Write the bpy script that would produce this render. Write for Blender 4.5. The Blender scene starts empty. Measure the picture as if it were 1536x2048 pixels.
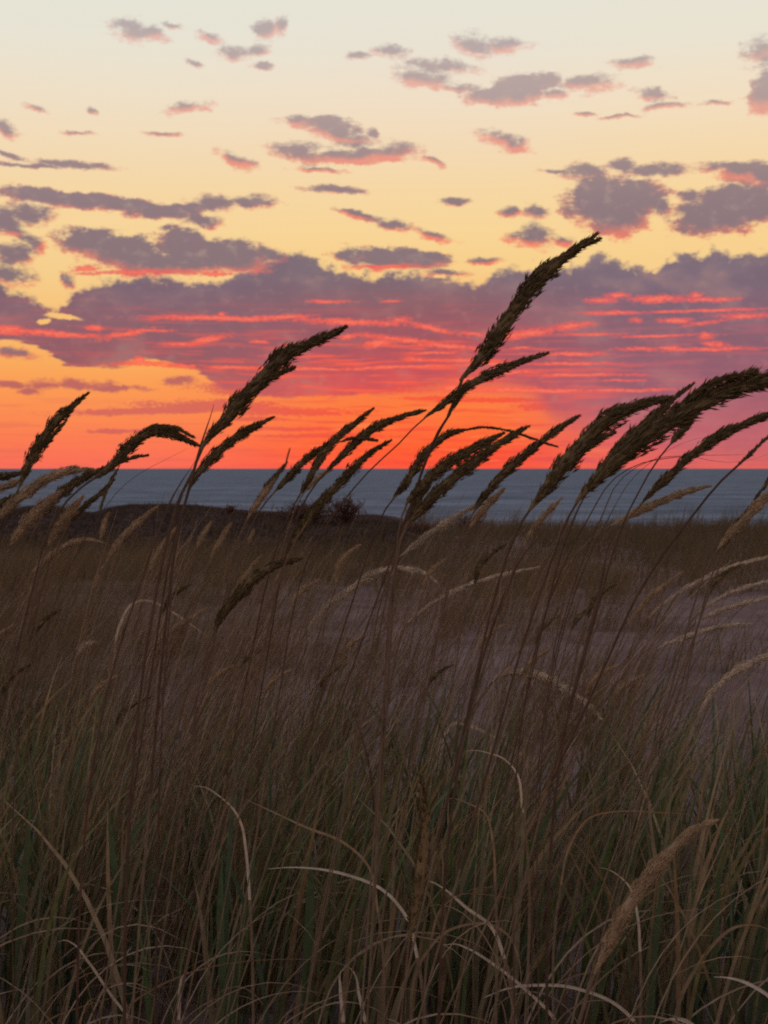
import bpy, bmesh, math, random
import numpy as np
from mathutils import Vector, Matrix

scene = bpy.context.scene
COL = scene.collection

# ------------------------------------------------------------------ camera
F_PX = 2813.0                 # focal length in pixels of the 1536 x 2048 frame
CAM_H = 0.95
PITCH = math.atan(87.0 / F_PX)
cam_data = bpy.data.cameras.new("camera")
cam_data.sensor_fit = 'VERTICAL'
cam_data.sensor_height = 36.0
cam_data.sensor_width = 27.0
cam_data.lens = F_PX / 2048.0 * 36.0
cam_data.clip_start = 0.05
cam_data.clip_end = 80000.0
cam = bpy.data.objects.new("camera", cam_data)
COL.objects.link(cam)
cam.location = (0, 0, CAM_H)
cam.rotation_euler = (math.radians(90) - PITCH, 0, 0)
scene.camera = cam
cam_data.dof.use_dof = True
cam_data.dof.focus_distance = 2.1
cam_data.dof.aperture_fstop = 16.0

scene.view_settings.view_transform = 'Standard'
scene.view_settings.look = 'None'
scene.view_settings.gamma = 1.0
scene.view_settings.use_curve_mapping = False
scene.view_settings.exposure = 0.0
scene.cycles.use_denoising = False
scene.cycles.max_bounces = 6
scene.cycles.transparent_max_bounces = 8
scene.cycles.filter_width = 2.0


def lin(r, g, b, k=1.0):
    """sRGB 0-255 to a linear colour."""
    o = []
    for c in (r, g, b):
        c = c / 255.0
        o.append(k * (c / 12.92 if c <= 0.04045 else ((c + 0.055) / 1.055) ** 2.4))
    return (o[0], o[1], o[2], 1.0)


def px_dir(px, py):
    """viewing direction through a point of the photograph (for measuring angles)."""
    x = (px - 768.0) / F_PX
    y = -(py - 1024.0) / F_PX
    v = Vector((x, 1.0, y))
    v.rotate(Matrix.Rotation(-PITCH, 3, 'X'))
    return v.normalized()


def sky_angles(px, py):
    d = px_dir(px, py)
    return math.degrees(math.atan2(d.x, d.y)), math.degrees(math.asin(d.z))


def at(px, py, depth):
    """point on the plane y = depth seen through that point of the photograph."""
    d = px_dir(px, py)
    k = depth / d.y
    return Vector((d.x * k, depth, CAM_H + d.z * k))


# ------------------------------------------------------------------ node helper
class Nodes:
    def __init__(self, tree):
        self.t = tree
        self.n = tree.nodes
        self.l = tree.links

    def new(self, kind, **kw):
        nd = self.n.new(kind)
        for k, v in kw.items():
            setattr(nd, k, v)
        return nd

    def put(self, sock, v):
        if hasattr(v, 'is_output'):
            self.l.new(v, sock)
        else:
            sock.default_value = v

    def math(self, op, a, b=None, c=None, clamp=False):
        nd = self.new('ShaderNodeMath', operation=op, use_clamp=clamp)
        self.put(nd.inputs[0], a)
        if b is not None:
            self.put(nd.inputs[1], b)
        if c is not None:
            self.put(nd.inputs[2], c)
        return nd.outputs[0]

    def vec(self, op, a, b=None, out=0, scale=None):
        nd = self.new('ShaderNodeVectorMath', operation=op)
        self.put(nd.inputs[0], a)
        if b is not None:
            self.put(nd.inputs[1], b)
        if scale is not None:
            self.put(nd.inputs['Scale'], scale)
        return nd.outputs[out]

    def smooth(self, x, lo, hi, a=0.0, b=1.0, mode='SMOOTHSTEP'):
        nd = self.new('ShaderNodeMapRange', interpolation_type=mode)
        self.put(nd.inputs[0], x)
        self.put(nd.inputs[1], lo)
        self.put(nd.inputs[2], hi)
        self.put(nd.inputs[3], a)
        self.put(nd.inputs[4], b)
        return nd.outputs[0]

    def ramp(self, x, stops, mode='LINEAR'):
        nd = self.new('ShaderNodeValToRGB')
        cr = nd.color_ramp
        cr.interpolation = mode
        while len(cr.elements) < len(stops):
            cr.elements.new(0.5)
        for e, (p, c) in zip(cr.elements, stops):
            e.position = p
        for e, (p, c) in zip(cr.elements, stops):
            e.position = p
            e.color = c
        self.put(nd.inputs[0], x)
        return nd.outputs[0]

    def mix(self, f, a, b):
        nd = self.new('ShaderNodeMix', data_type='RGBA', clamp_factor=True)
        self.put(nd.inputs[0], f)
        self.put(nd.inputs[6], a)
        self.put(nd.inputs[7], b)
        return nd.outputs[2]

    def noise(self, v, scale, detail=4.0, rough=0.55, distort=0.0, lac=2.0, out=0):
        nd = self.new('ShaderNodeTexNoise')
        nd.inputs['Scale'].default_value = scale
        nd.inputs['Detail'].default_value = detail
        nd.inputs['Roughness'].default_value = rough
        nd.inputs['Lacunarity'].default_value = lac
        nd.inputs['Distortion'].default_value = distort
        self.put(nd.inputs['Vector'], v)
        return nd.outputs[out]

    def curve(self, x, pts):
        nd = self.new('ShaderNodeFloatCurve')
        cu = nd.mapping.curves[0]
        while len(cu.points) < len(pts):
            cu.points.new(0.5, 0.5)
        for p, (a, b) in zip(cu.points, pts):
            p.location = (a, b)
            p.handle_type = 'AUTO'
        nd.mapping.update()
        self.put(nd.inputs['Value'], x)
        return nd.outputs[0]


# ------------------------------------------------------------------ sky
world = bpy.data.worlds.new("World")
scene.world = world
world.use_nodes = True
wt = world.node_tree
wt.nodes.clear()
W = Nodes(wt)
geo = W.new('ShaderNodeTexCoord')
sep = W.new('ShaderNodeSeparateXYZ')
wt.links.new(W.vec('NORMALIZE', geo.outputs['Generated']), sep.inputs[0])
az = W.math('MULTIPLY', W.math('ARCTAN2', sep.outputs[0], sep.outputs[1]), 180 / math.pi)
el = W.math('MULTIPLY', W.math('ARCSINE', sep.outputs[2]), 180 / math.pi)
cmb = W.new('ShaderNodeCombineXYZ')
W.put(cmb.inputs[0], az)
W.put(cmb.inputs[1], el)
P = cmb.outputs[0]


def el_of(py):
    return sky_angles(768, py)[1]


def stops_for(rows, lo, hi):
    """rows of (photo y, colour) -> ramp stops over elevation lo..hi, ascending."""
    s = [((el_of(y) - lo) / (hi - lo), c) for y, c in rows]
    return sorted(s, key=lambda q: q[0])


EL_HI = 19.5
eln = W.math('DIVIDE', el, EL_HI, clamp=True)
# clear-sky colour by elevation, left / middle / right of the sunset
sky_l = W.ramp(eln, stops_for([
    (934, lin(250, 110, 88)), (880, lin(252, 124, 82)), (830, lin(252, 140, 82)), (780, lin(252, 155, 84)),
    (735, lin(250, 170, 92)), (660, lin(249, 190, 112)), (560, lin(246, 206, 140)), (470, lin(247, 212, 152)),
    (380, lin(245, 215, 166)), (290, lin(242, 219, 184)), (190, lin(238, 224, 200)), (90, lin(232, 227, 211)),
    (0, lin(229, 228, 214))], 0, EL_HI))
sky_m = W.ramp(eln, stops_for([
    (934, lin(254, 88, 60)), (900, lin(255, 95, 52)), (860, lin(254, 110, 58)), (810, lin(252, 124, 64)),
    (760, lin(250, 126, 74)), (700, lin(248, 140, 90)), (620, lin(247, 180, 110)), (540, lin(248, 207, 138)),
    (460, lin(248, 213, 152)), (380, lin(246, 215, 164)), (290, lin(243, 218, 182)), (190, lin(240, 223, 199)),
    (90, lin(233, 226, 210)), (0, lin(231, 228, 213))], 0, EL_HI))
sky_r = W.ramp(eln, stops_for([
    (934, lin(230, 100, 92)), (880, lin(224, 104, 102)), (820, lin(230, 116, 104)), (740, lin(236, 140, 112)),
    (640, lin(246, 180, 120)), (540, lin(248, 207, 140)), (460, lin(248, 211, 148)), (380, lin(247, 214, 160)),
    (290, lin(244, 218, 178)), (190, lin(241, 223, 196)), (90, lin(234, 227, 209)), (0, lin(231, 227, 212))], 0, EL_HI))
base = W.mix(W.smooth(az, -10.5, 0.2), sky_l, sky_m)
base = W.mix(W.smooth(az, 3.8, 11.5), base, sky_r)

# ---- cloud fields
nA = W.noise(P, 0.9, 5.0, 0.6, out=1)                      # colour noise used to ruffle coordinates
warp = W.vec('MULTIPLY', W.vec('SUBTRACT', nA, (0.5, 0.5, 0.5)), (1.1, 0.55, 0.0))
Q = W.vec('ADD', P, warp)
Pst = W.vec('MULTIPLY', P, (0.75, 2.0, 1.0))
nB = W.noise(Pst, 1.5, 7.0, 0.62)                          # wisps
nC = W.noise(W.vec('MULTIPLY', P, (1.0, 1.35, 1.0)), 1.7, 8.0, 0.58)   # billows
nD = W.noise(W.vec('ADD', W.vec('MULTIPLY', P, (0.11, 1.9, 1.0)), W.vec('MULTIPLY', warp, (0.1, 0.35, 0.0))), 2.6, 6.0, 0.6)   # long level streaks
nE = W.noise(W.vec('MULTIPLY', P, (0.34, 1.7, 1.0)), 2.1, 7.0, 0.66)
nF = W.noise(W.vec('MULTIPLY', Q, (0.55, 1.0, 1.0)), 0.75, 3.0, 0.5)    # broad soft folds
nG = W.noise(W.vec('MULTIPLY', P, (1.6, 3.4, 1.0)), 3.2, 4.0, 0.6)      # fine tatters


DEG = 57.2958 / F_PX


def near_tile(pts, tile, reach, slack):
    """the ellipses of a list that can show inside a tile (az0, az1, el0, el1)"""
    keep = []
    for q in pts:
        A, E = sky_angles(q[0], q[1])
        r = max(q[2], q[3]) * DEG
        t = math.radians(q[4])
        ex = math.hypot(q[2] * math.cos(t), q[3] * math.sin(t)) * DEG * reach + slack
        ey = math.hypot(q[2] * math.sin(t), q[3] * math.cos(t)) * DEG * reach + slack * 0.5
        if A + ex > tile[0] and A - ex < tile[1] and E + ey > tile[2] and E - ey < tile[3]:
            keep.append(q)
    return keep


def ellipse_field(pts, src):
    """pts: (x, y, half width, half height, tilt in degrees, lift). Smallest normalised distance, plain and lifted."""
    f = g = None
    src0 = src
    for i, (x, y, a, b, tilt, lift) in enumerate(pts):
        if i and i % 5 == 0:      # take the list in short batches (the shader's stack is small)
            hold = f if g is None else W.math('ADD', f, g)
            src = W.vec('ADD', src0, W.vec('SCALE', (1.0, 0.0, 0.0), scale=W.math('MULTIPLY', hold, 1e-7)))
        A, E = sky_angles(x, y)
        mp = W.new('ShaderNodeMapping', vector_type='TEXTURE')
        mp.inputs['Location'].default_value = (A, E, 0)
        mp.inputs['Rotation'].default_value = (0, 0, math.radians(tilt))
        mp.inputs['Scale'].default_value = (a * DEG, b * DEG, 1)
        W.put(mp.inputs['Vector'], src)
        d = W.vec('LENGTH', mp.outputs[0], out=1)
        f = d if f is None else W.math('MINIMUM', f, d)
        if lift is not None:
            d2 = W.vec('LENGTH', W.vec('SUBTRACT', mp.outputs[0], (0, lift, 0)), out=1)
            g = d2 if g is None else W.math('MINIMUM', g, d2)
    return f, g


# small separate clouds: lift near 0 = grey through and through, above 1 = all pink
PUFFS = [
    (265, 62, 42, 22, -4, .45), (300, 68, 34, 16, -10, .9), (415, 72, 30, 9, -20, 1.0), (345, 50, 18, 7, 0, .8),
    (470, 105, 28, 13, 0, .6), (510, 103, 30, 11, 10, .5), (535, 62, 26, 22, 30, .7), (390, 126, 20, 7, -10, .3), (525, 135, 22, 8, -10, .4),
    (780, 104, 40, 12, -8, .35), (715, 110, 26, 9, 0, .4), (943, 90, 38, 20, -20, .5), (1010, 90, 46, 15, 0, .8),
    (880, 133, 75, 13, -3, .35), (850, 160, 62, 18, -8, .8), (920, 175, 46, 9, -6, .9),
    (1060, 165, 74, 20, 0, .4), (1170, 168, 70, 17, 2, .75), (1010, 193, 88, 20, 0, .55), (1110, 190, 26, 12, 0, .8),
    (1270, 125, 44, 11, 0, .8), (1306, 188, 36, 11, -8, .6), (1330, 213, 46, 7, 2, 1.0), (1425, 208, 32, 5, 0, .9),
    (1525, 105, 36, 26, 20, .9), (1530, 190, 34, 42, 0, .6),
    (375, 216, 44, 11, 6, .95), (72, 216, 24, 7, -10, .9), (185, 223, 11, 7, 0, .7), (8, 258, 28, 15, -15, .6), (160, 264, 26, 5, 0, .9),
    (590, 242, 32, 12, 0, .95), (665, 255, 60, 22, -5, .45), (690, 275, 66, 12, -8, 1.0), (745, 263, 12, 10, 0, .5), (600, 304, 58, 20, -6, .4),
    (700, 312, 130, 15, 0, .95), (640, 340, 50, 6, 0, 1.1), (870, 324, 26, 8, -25, 1.1), (800, 300, 46, 16, 0, 1.1), (470, 319, 42, 13, -18, .95),
    (1000, 282, 50, 15, -12, 1.1), (1035, 290, 24, 12, 10, 1.1),
    (1165, 343, 52, 16, -4, .15), (1245, 333, 30, 16, 0, .1), (1310, 337, 76, 13, -2, .1), (1110, 340, 26, 5, 0, .1),
    (1232, 400, 106, 44, 3, .1), (1195, 388, 66, 32, 0, .15), (1230, 436, 74, 38, 0, .4), (1270, 385, 50, 30, 0, .1), (1320, 405, 24, 30, 40, .15),
    (1440, 425, 96, 44, 8, .12), (1460, 395, 76, 28, 0, .15), (1525, 410, 48, 36, 20, .15), (1380, 390, 32, 12, 0, .2),
    (1500, 345, 60, 22, 0, .9), (1470, 330, 60, 12, 0, .5), (1530, 370, 30, 22, 0, 1.1),
    (1075, 474, 34, 19, -8, .5), (1050, 482, 46, 14, -14, .95), (1125, 484, 22, 11, -15, 1.0),
    (670, 380, 60, 9, -3, .15), (905, 404, 34, 9, 0, .4), (1070, 424, 30, 14, 0, .3), (780, 452, 44, 13, -8, .5), (720, 434, 52, 8, -10, 1.0),
    (868, 472, 40, 10, -16, 1.1), (700, 426, 30, 6, 0, 1.0), (970, 522, 40, 7, 0, .8),
    (60, 330, 80, 5, 0, .1), (140, 328, 90, 8, -3, .1), (10, 308, 40, 6, -10, .1),
    (120, 397, 150, 17, -4, .1), (240, 408, 130, 15, -6, .1), (330, 425, 90, 15, 0, .15), (60, 428, 46, 24, 0, .2), (420, 410, 60, 18, 6, .15), (500, 404, 46, 13, 0, .2),
    (400, 442, 40, 12, 0, .2), (10, 440, 46, 26, 0, .2), (25, 462, 46, 10, -10, 1.0), (330, 456, 12, 5, 0, .1),
    (30, 505, 42, 24, 10, .25), (70, 490, 22, 20, 30, .8), (20, 550, 46, 20, -10, .3),
    (205, 490, 94, 30, -6, .22), (185, 480, 60, 22, 0, .1), (260, 510, 104, 38, -10, .25), (370, 496, 62, 40, -10, .2), (400, 510, 60, 36, 0, .2), (455, 512, 90, 34, -4, .3), (350, 528, 150, 22, 0, .4),
    (540, 505, 30, 14, -30, .2), (135, 560, 14, 16, 0, .2),
    (790, 516, 118, 22, -3, .25), (700, 510, 34, 16, 0, .2), (860, 520, 46, 13, 0, .3), (770, 533, 90, 8, 0, 1.2), (890, 545, 50, 7, 0, .5),
    (1240, 235, 40, 4, 2, 1.0), (1180, 228, 24, 4, 0, .9), (325, 268, 34, 5, 0, .9), (1020, 425, 20, 12, 0, .5), (560, 50, 12, 22, -25, .8),
    # lower level bands over the glow
    (140, 768, 82, 10, 0, .2), (20, 768, 44, 8, 0, .3), (55, 783, 24, 6, 0, .2), (360, 762, 34, 10, 0, .3), (25, 707, 46, 11, -4, .3),
    (240, 776, 60, 6, 0, 1.0),
]
ruff = W.math('MULTIPLY', W.math('SUBTRACT', nB, 0.5), 1.9)
ruff2 = W.math('MULTIPLY', W.math('SUBTRACT', nC, 0.5), 1.2)

# ---- the long bank
AZ0, AZ1, E0, E1 = -17.0, 17.0, -0.5, 11.5
azn = W.math('DIVIDE', W.math('SUBTRACT', az, AZ0), AZ1 - AZ0, clamp=True)
qs = W.new('ShaderNodeSeparateXYZ')
wt.links.new(Q, qs.inputs[0])
aqn = W.math('DIVIDE', W.math('SUBTRACT', qs.outputs[0], AZ0), AZ1 - AZ0, clamp=True)


def profile(pairs):
    out = []
    for x, y in pairs:
        a, e = sky_angles(x, y)
        out.append(((a - AZ0) / (AZ1 - AZ0), (el_of(y) - E0) / (E1 - E0)))
    out = [(0.0, out[0][1])] + out + [(1.0, out[-1][1])]
    return out


top_c = W.curve(aqn, profile([(-40, 560), (0, 574), (45, 594), (80, 608), (106, 620), (132, 600), (158, 580), (230, 562), (300, 552), (420, 562), (500, 535),
                              (560, 506), (610, 502), (650, 528), (700, 546), (800, 540), (900, 548), (955, 562), (1000, 540), (1050, 532),
                              (1100, 538), (1150, 524), (1200, 512), (1260, 530), (1310, 545), (1335, 520), (1400, 510), (1440, 508), (1536, 518), (1600, 515)]))
bot_c = W.curve(azn, profile([(-40, 700), (0, 692), (50, 694), (95, 712), (140, 736), (220, 738), (300, 724), (360, 734), (395, 744), (440, 776), (520, 794),
                              (650, 792), (800, 786), (950, 782), (1050, 792), (1120, 850), (1200, 872), (1300, 896), (1400, 930), (1536, 938), (1600, 938)]))
topE = W.math('ADD', W.math('MULTIPLY', top_c, E1 - E0), E0)
botE = W.math('ADD', W.math('MULTIPLY', bot_c, E1 - E0), E0)
tdist = W.math('ADD', W.math('SUBTRACT', topE, qs.outputs[1]), W.math('MULTIPLY', W.math('SUBTRACT', nC, 0.5), 1.5))
bdist = W.math('ADD', W.math('SUBTRACT', el, botE), W.math('MULTIPLY', W.math('SUBTRACT', nE, 0.5), 0.9))
soft = W.smooth(az, -1.0, 3.0)
bank0 = W.math('MULTIPLY', W.smooth(tdist, -0.06, 0.36),
               W.smooth(bdist, W.math('MULTIPLY_ADD', soft, -0.40, -0.06), W.math('MULTIPLY_ADD', soft, 0.75, 0.10)))
# bright gaps where clear sky shows through
GAPS = [(84, 642, 13, 5, 20, None), (122, 633, 34, 5, -4, None), (100, 596, 24, 16, -30, None),
        (880, 552, 16, 5, 0, None), (965, 548, 20, 14, 0, None)]

# colour of the bank: grey violet above, rose then red towards the glow
bank_l = W.ramp(eln, stops_for([(830, lin(214, 104, 92)), (775, lin(196, 98, 96)), (735, lin(158, 92, 100)), (690, lin(148, 92, 104)), (640, lin(136, 96, 110)), (580, lin(122, 101, 117)),
                                (520, lin(119, 103, 119)), (470, lin(124, 109, 122))], 0, EL_HI))
bank_m = W.ramp(eln, stops_for([(900, lin(248, 96, 70)), (830, lin(240, 92, 76)), (785, lin(226, 86, 82)), (750, lin(212, 84, 88)), (700, lin(178, 84, 94)), (650, lin(156, 88, 100)), (600, lin(140, 98, 108)),
                                (560, lin(126, 106, 118)), (500, lin(128, 114, 122))], 0, EL_HI))
bank_r = W.ramp(eln, stops_for([(930, lin(212, 102, 100)), (880, lin(188, 100, 110)), (800, lin(166, 98, 112)), (740, lin(154, 96, 112)), (690, lin(142, 96, 112)), (630, lin(130, 98, 116)), (580, lin(120, 102, 120)),
                                (520, lin(124, 108, 122)), (480, lin(134, 118, 124))], 0, EL_HI))
bankc = W.mix(W.smooth(az, -8.0, 0.4), bank_l, bank_m)
bankc = W.mix(W.smooth(az, 2.6, 10.5), bankc, bank_r)
# soft billow modelling of the bank: its folds catch a little more or less of the afterglow
bankc = W.mix(W.math('MULTIPLY', W.smooth(nF, 0.58, 0.36), 0.26), bankc, lin(108, 86, 104))
bankc = W.mix(W.math('MULTIPLY', W.smooth(nF, 0.50, 0.72), 0.38), bankc, lin(172, 132, 126))
bankc = W.mix(W.math('MULTIPLY', W.smooth(nC, 0.52, 0.78), 0.26), bankc, lin(186, 146, 130))
bankc = W.mix(W.math('MULTIPLY', W.smooth(tdist, 0.45, 0.0), 0.30), bankc, lin(176, 152, 138))

level = W.math('MULTIPLY', W.smooth(nD, 0.48, 0.66), W.smooth(el, el_of(560), el_of(700)))
bankc = W.mix(W.math('MULTIPLY', level, 0.45), bankc, W.mix(W.smooth(az, 0.0, 9.0), lin(226, 90, 88), lin(192, 98, 106)))

# ---- red lit streaks under and inside the bank
STREAKS = [
    (430, 637, 155, 6, 0, None), (560, 634, 70, 7, 2, None), (440, 629, 14, 6, 0, None), (700, 644, 130, 9, -2, None), (800, 640, 30, 9, 0, None), (870, 658, 60, 7, -12, None), (950, 668, 40, 5, -5, None),
    (760, 686, 34, 12, 8, None), (690, 674, 22, 7, 8, None), (810, 680, 80, 7, -6, None), (900, 692, 70, 6, -4, None),
    (650, 603, 55, 4, 0, None), (785, 603, 24, 3, 0, None),
    (100, 666, 130, 8, -3, None), (250, 668, 60, 8, 12, None), (190, 655, 18, 7, 0, None), (300, 660, 50, 4, 0, None), (20, 660, 40, 14, 0, None),
    (420, 679, 40, 9, 12, None), (360, 688, 32, 4, 0, None), (520, 684, 20, 4, 0, None), (570, 690, 14, 3, 0, None),
    (260, 545, 100, 7, 2, None), (430, 548, 34, 5, 0, None), (170, 536, 26, 8, 0, None),
    (1200, 602, 34, 8, 0, None), (1235, 590, 22, 7, 0, None), (1320, 598, 66, 12, 0, None), (1420, 600, 60, 6, 0, None), (1395, 592, 14, 10, 0, None),
    (1230, 626, 70, 7, 0, None), (1400, 622, 130, 3.5, 0, None), (1490, 632, 60, 8, 0, None), (1350, 642, 34, 8, -4, None), (1410, 646, 46, 5, 6, None), (1275, 640, 16, 6, 0, None),
    (1060, 666, 62, 11, 9, None), (1140, 652, 50, 10, 4, None), (1020, 672, 30, 10, 0, None), (1190, 668, 70, 3, 0, None), (1320, 672, 90, 3, 0, None),
    (1280, 698, 44, 5, 0, None), (1430, 698, 100, 5, 0, None), (1412, 672, 16, 9, 0, None), (1430, 688, 26, 7, -8, None), (1330, 695, 30, 4, 0, None),
    (1150, 708, 62, 5, 0, None), (1140, 728, 100, 4, 0, None), (1170, 750, 120, 4, 0, None), (1240, 761, 60, 3, 0, None), (1040, 696, 30, 3, 0, None),
    (620, 738, 140, 3, 0, None), (800, 734, 140, 3.5, 2, None), (960, 728, 90, 4, 2, None), (830, 718, 34, 4, 0, None), (930, 720, 70, 4, 0, None), (860, 705, 60, 3, 0, None),
    (290, 728, 66, 7, 0, None), (360, 732, 50, 5, 0, None), (280, 720, 14, 10, 0, None), (470, 734, 60, 4, 0, None),
    (1020, 745, 60, 4, 0, None), (1100, 782, 130, 5, 0, None), (950, 760, 60, 5, 0, None), (900, 776, 24, 12, 0, None), (1000, 780, 80, 8, 0, None), (1250, 780, 120, 4, 0, None),
    (770, 533, 70, 4, 0, None),
]
STREAKS = [(x, y, a, b * (.75 if b > 6 else .9), t, l) for x, y, a, b, t, l in STREAKS]
srcS = W.vec('ADD', P, W.vec('MULTIPLY', warp, (0.7, 0.30, 0.0)))
# fine level streaks everywhere in the lower bank
zone = W.math('MULTIPLY', W.smooth(el, el_of(650), el_of(720)), W.smooth(W.math('ABSOLUTE', W.math('SUBTRACT', az, 1.5)), 12.0, 3.0))
fine = W.math('MULTIPLY', W.smooth(nD, 0.52, 0.62), zone)
streak_c = W.mix(W.smooth(el, el_of(760), el_of(560)), lin(250, 98, 74), lin(230, 100, 96))
streak_c = W.mix(W.math('MULTIPLY', W.smooth(az, 4.0, 9.0), 0.45), streak_c, lin(212, 96, 104))

# ---- long thin veils low over the glow
VEILS = [
    (310, 822, 190, 7, 2, None), (420, 812, 140, 12, 0, None), (560, 822, 150, 9, -1, None), (200, 826, 50, 6, 0, None), (640, 826, 60, 6, 0, None),
    (215, 862, 50, 5, 0, None), (300, 862, 60, 4, 0, None), (480, 776, 90, 10, 0, None), (560, 784, 140, 8, 0, None),
    (650, 872, 140, 4, 0, None), (600, 858, 90, 4, 0, None), (520, 838, 60, 4, 0, None), (700, 780, 160, 5, 0, None),
    (960, 905, 120, 4, 0, None), (900, 926, 140, 4, 0, None), (1060, 918, 130, 4, 0, None), (1000, 800, 150, 5, 0, None), (1100, 812, 70, 8, 0, None),
    (880, 796, 80, 4, 0, None), (760, 770, 120, 7, 0, None),
]
srcV = W.vec('ADD', P, W.vec('MULTIPLY', warp, (0.7, 0.22, 0.0)))
low = W.smooth(el, el_of(770), el_of(830))
fineV = W.math('MULTIPLY', W.math('MULTIPLY', W.smooth(nD, 0.50, 0.64), low), W.smooth(az, -8.0, 0.0, 0.25, 0.75))
veil_c = W.mix(W.smooth(az, -9.0, 0.0), lin(206, 96, 92), lin(246, 78, 60))
veil_c = W.mix(W.smooth(az, 4.0, 10.0), veil_c, lin(196, 92, 104))
glint = W.math('MULTIPLY', W.math('MULTIPLY', W.smooth(nD, 0.44, 0.34), low), W.smooth(W.math('ABSOLUTE', W.math('SUBTRACT', az, 2.0)), 11.0, 2.0, 0.0, 0.55))
base = W.mix(glint, base, lin(255, 142, 84))

# ---- put the sky together, tile by tile (each tile reads only the clouds that reach into it)
nEr = W.math('ADD', W.math('MULTIPLY', W.math('SUBTRACT', nE, 0.5), 2.0), W.math('MULTIPLY', W.math('SUBTRACT', nG, 0.5), 2.0))
bank_fade = W.smooth(el, el_of(900), el_of(780), 0.74, 0.97)
puff_g = W.mix(W.smooth(el, el_of(560), el_of(120)), lin(124, 104, 119), lin(152, 128, 138))
puff_k = W.mix(W.smooth(el, el_of(560), el_of(100)), lin(240, 116, 98), lin(228, 150, 138))
puff_low = W.smooth(el, el_of(690), el_of(760))
puff_pale = W.math('MULTIPLY', W.smooth(nC, 0.5, 0.75), 0.30)
puff_op = W.smooth(el, el_of(450), el_of(60), 0.92, 0.66)
ruffs = W.math('ADD', W.math('ADD', ruff, ruff2), W.math('MULTIPLY', W.math('SUBTRACT', nG, 0.5), 0.75))
shade_r = W.math('MULTIPLY', ruff2, 0.8)


SHARED = dict(Q=Q, srcS=srcS, srcV=srcV, base=base, veil_c=veil_c, fineV=fineV, bank0=bank0, bank_fade=bank_fade,
              bankc=bankc, fine=fine, streak_c=streak_c, puff_g=puff_g, puff_k=puff_k, puff_low=puff_low,
              puff_pale=puff_pale, puff_op=puff_op, ruffs=ruffs, shade_r=shade_r, nEr=nEr, el=el)
TYPES = {'RGBA': 'NodeSocketColor', 'VECTOR': 'NodeSocketVector', 'VALUE': 'NodeSocketFloat'}
WORLD_NODES = W


def tile_shader(tile):
    """one tile of the sky as a node group of its own, fed with the shared noises and colours"""
    global W
    tree = bpy.data.node_groups.new("sky_tile", 'ShaderNodeTree')
    W = Nodes(tree)
    for k, v in SHARED.items():
        tree.interface.new_socket(k, in_out='INPUT', socket_type=TYPES[v.type])
    tree.interface.new_socket("Sky", in_out='OUTPUT', socket_type='NodeSocketShader')
    gi = W.new('NodeGroupInput')
    go = W.new('NodeGroupOutput')
    W.put(go.inputs[0], background(tile_colour(tile, **{k: gi.outputs[k] for k in SHARED})))
    for k in SHARED:
        if not gi.outputs[k].is_linked:
            tree.interface.remove(tree.interface.items_tree[k])
    W = WORLD_NODES
    nd = W.new('ShaderNodeGroup')
    nd.node_tree = tree
    for sk in nd.inputs:
        W.put(sk, SHARED[sk.name])
    return nd.outputs[0]


def tile_colour(tile, Q, srcS, srcV, base, veil_c, fineV, bank0, bank_fade, bankc, fine, streak_c, puff_g, puff_k,
                puff_low, puff_pale, puff_op, ruffs, shade_r, nEr, el):
    col = base
    pts = near_tile(VEILS, tile, 2.2, 0.35)
    if tile[2] < el_of(765):
        v = fineV
        if pts:
            fV, _ = ellipse_field(pts, srcV)
            v = W.math('MAXIMUM', W.math('MULTIPLY', W.smooth(W.math('ADD', fV, nEr), 1.30, 0.6), 0.8), fineV)
        col = W.mix(v, col, veil_c)
    if tile[2] < el_of(455):
        bank = bank0
        pts = near_tile(GAPS, tile, 2.0, 0.6)
        if pts:
            gaps, _ = ellipse_field(pts, Q)
            bank = W.math('MULTIPLY', bank, W.smooth(W.math('ADD', gaps, shade_r), 0.7, 1.25))
        col = W.mix(W.math('MULTIPLY', bank, bank_fade), col, bankc)
        if tile[2] < el_of(650):
            col = W.mix(W.math('MULTIPLY', fine, W.math('MULTIPLY', bank, 0.85)), col, streak_c)
    pts = near_tile(PUFFS, tile, 2.2, 0.7)
    if pts:
        big = [q for q in pts if q[2] * q[3] > 1300]
        small = [q for q in pts if q[2] * q[3] <= 1300]
        den = gP = None
        if small:                                   # wisps: torn right through
            f, gP = ellipse_field(small, Q)
            den = W.smooth(W.math('ADD', f, ruffs), 1.34, 0.42)
        if big:                                     # heaped clouds: a firm heart with a lumpy rim
            f, g2 = ellipse_field(big, Q)
            d2 = W.smooth(W.math('MULTIPLY_ADD', ruffs, 0.62, f), 1.16, 0.74)
            den = d2 if den is None else W.math('MAXIMUM', den, d2)
            gP = g2 if gP is None else W.math('MINIMUM', gP, g2)
        shade = W.smooth(W.math('ADD', gP, shade_r), 0.60 if big else 0.42, 1.40 if big else 1.20)
        pc = W.mix(shade, puff_g, puff_k)
        pc = W.mix(puff_pale, pc, lin(196, 168, 150))
        pc = W.mix(puff_low, pc, lin(186, 100, 98))
        col = W.mix(W.math('MULTIPLY', den, puff_op), col, pc)
    pts = near_tile(STREAKS, tile, 2.2, 0.45)
    if pts:
        fS, _ = ellipse_field(pts, srcS)
        dS = W.math('ADD', fS, nEr)
        sc = W.mix(W.smooth(dS, 0.62, 0.15), streak_c, lin(252, 120, 96))
        col = W.mix(W.math('MULTIPLY', W.smooth(dS, 1.32, 0.50), 0.90), col, sc)
    return col


def background(c):
    nd = W.new('ShaderNodeBackground')
    W.put(nd.inputs['Color'], c)
    return nd.outputs[0]


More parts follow.
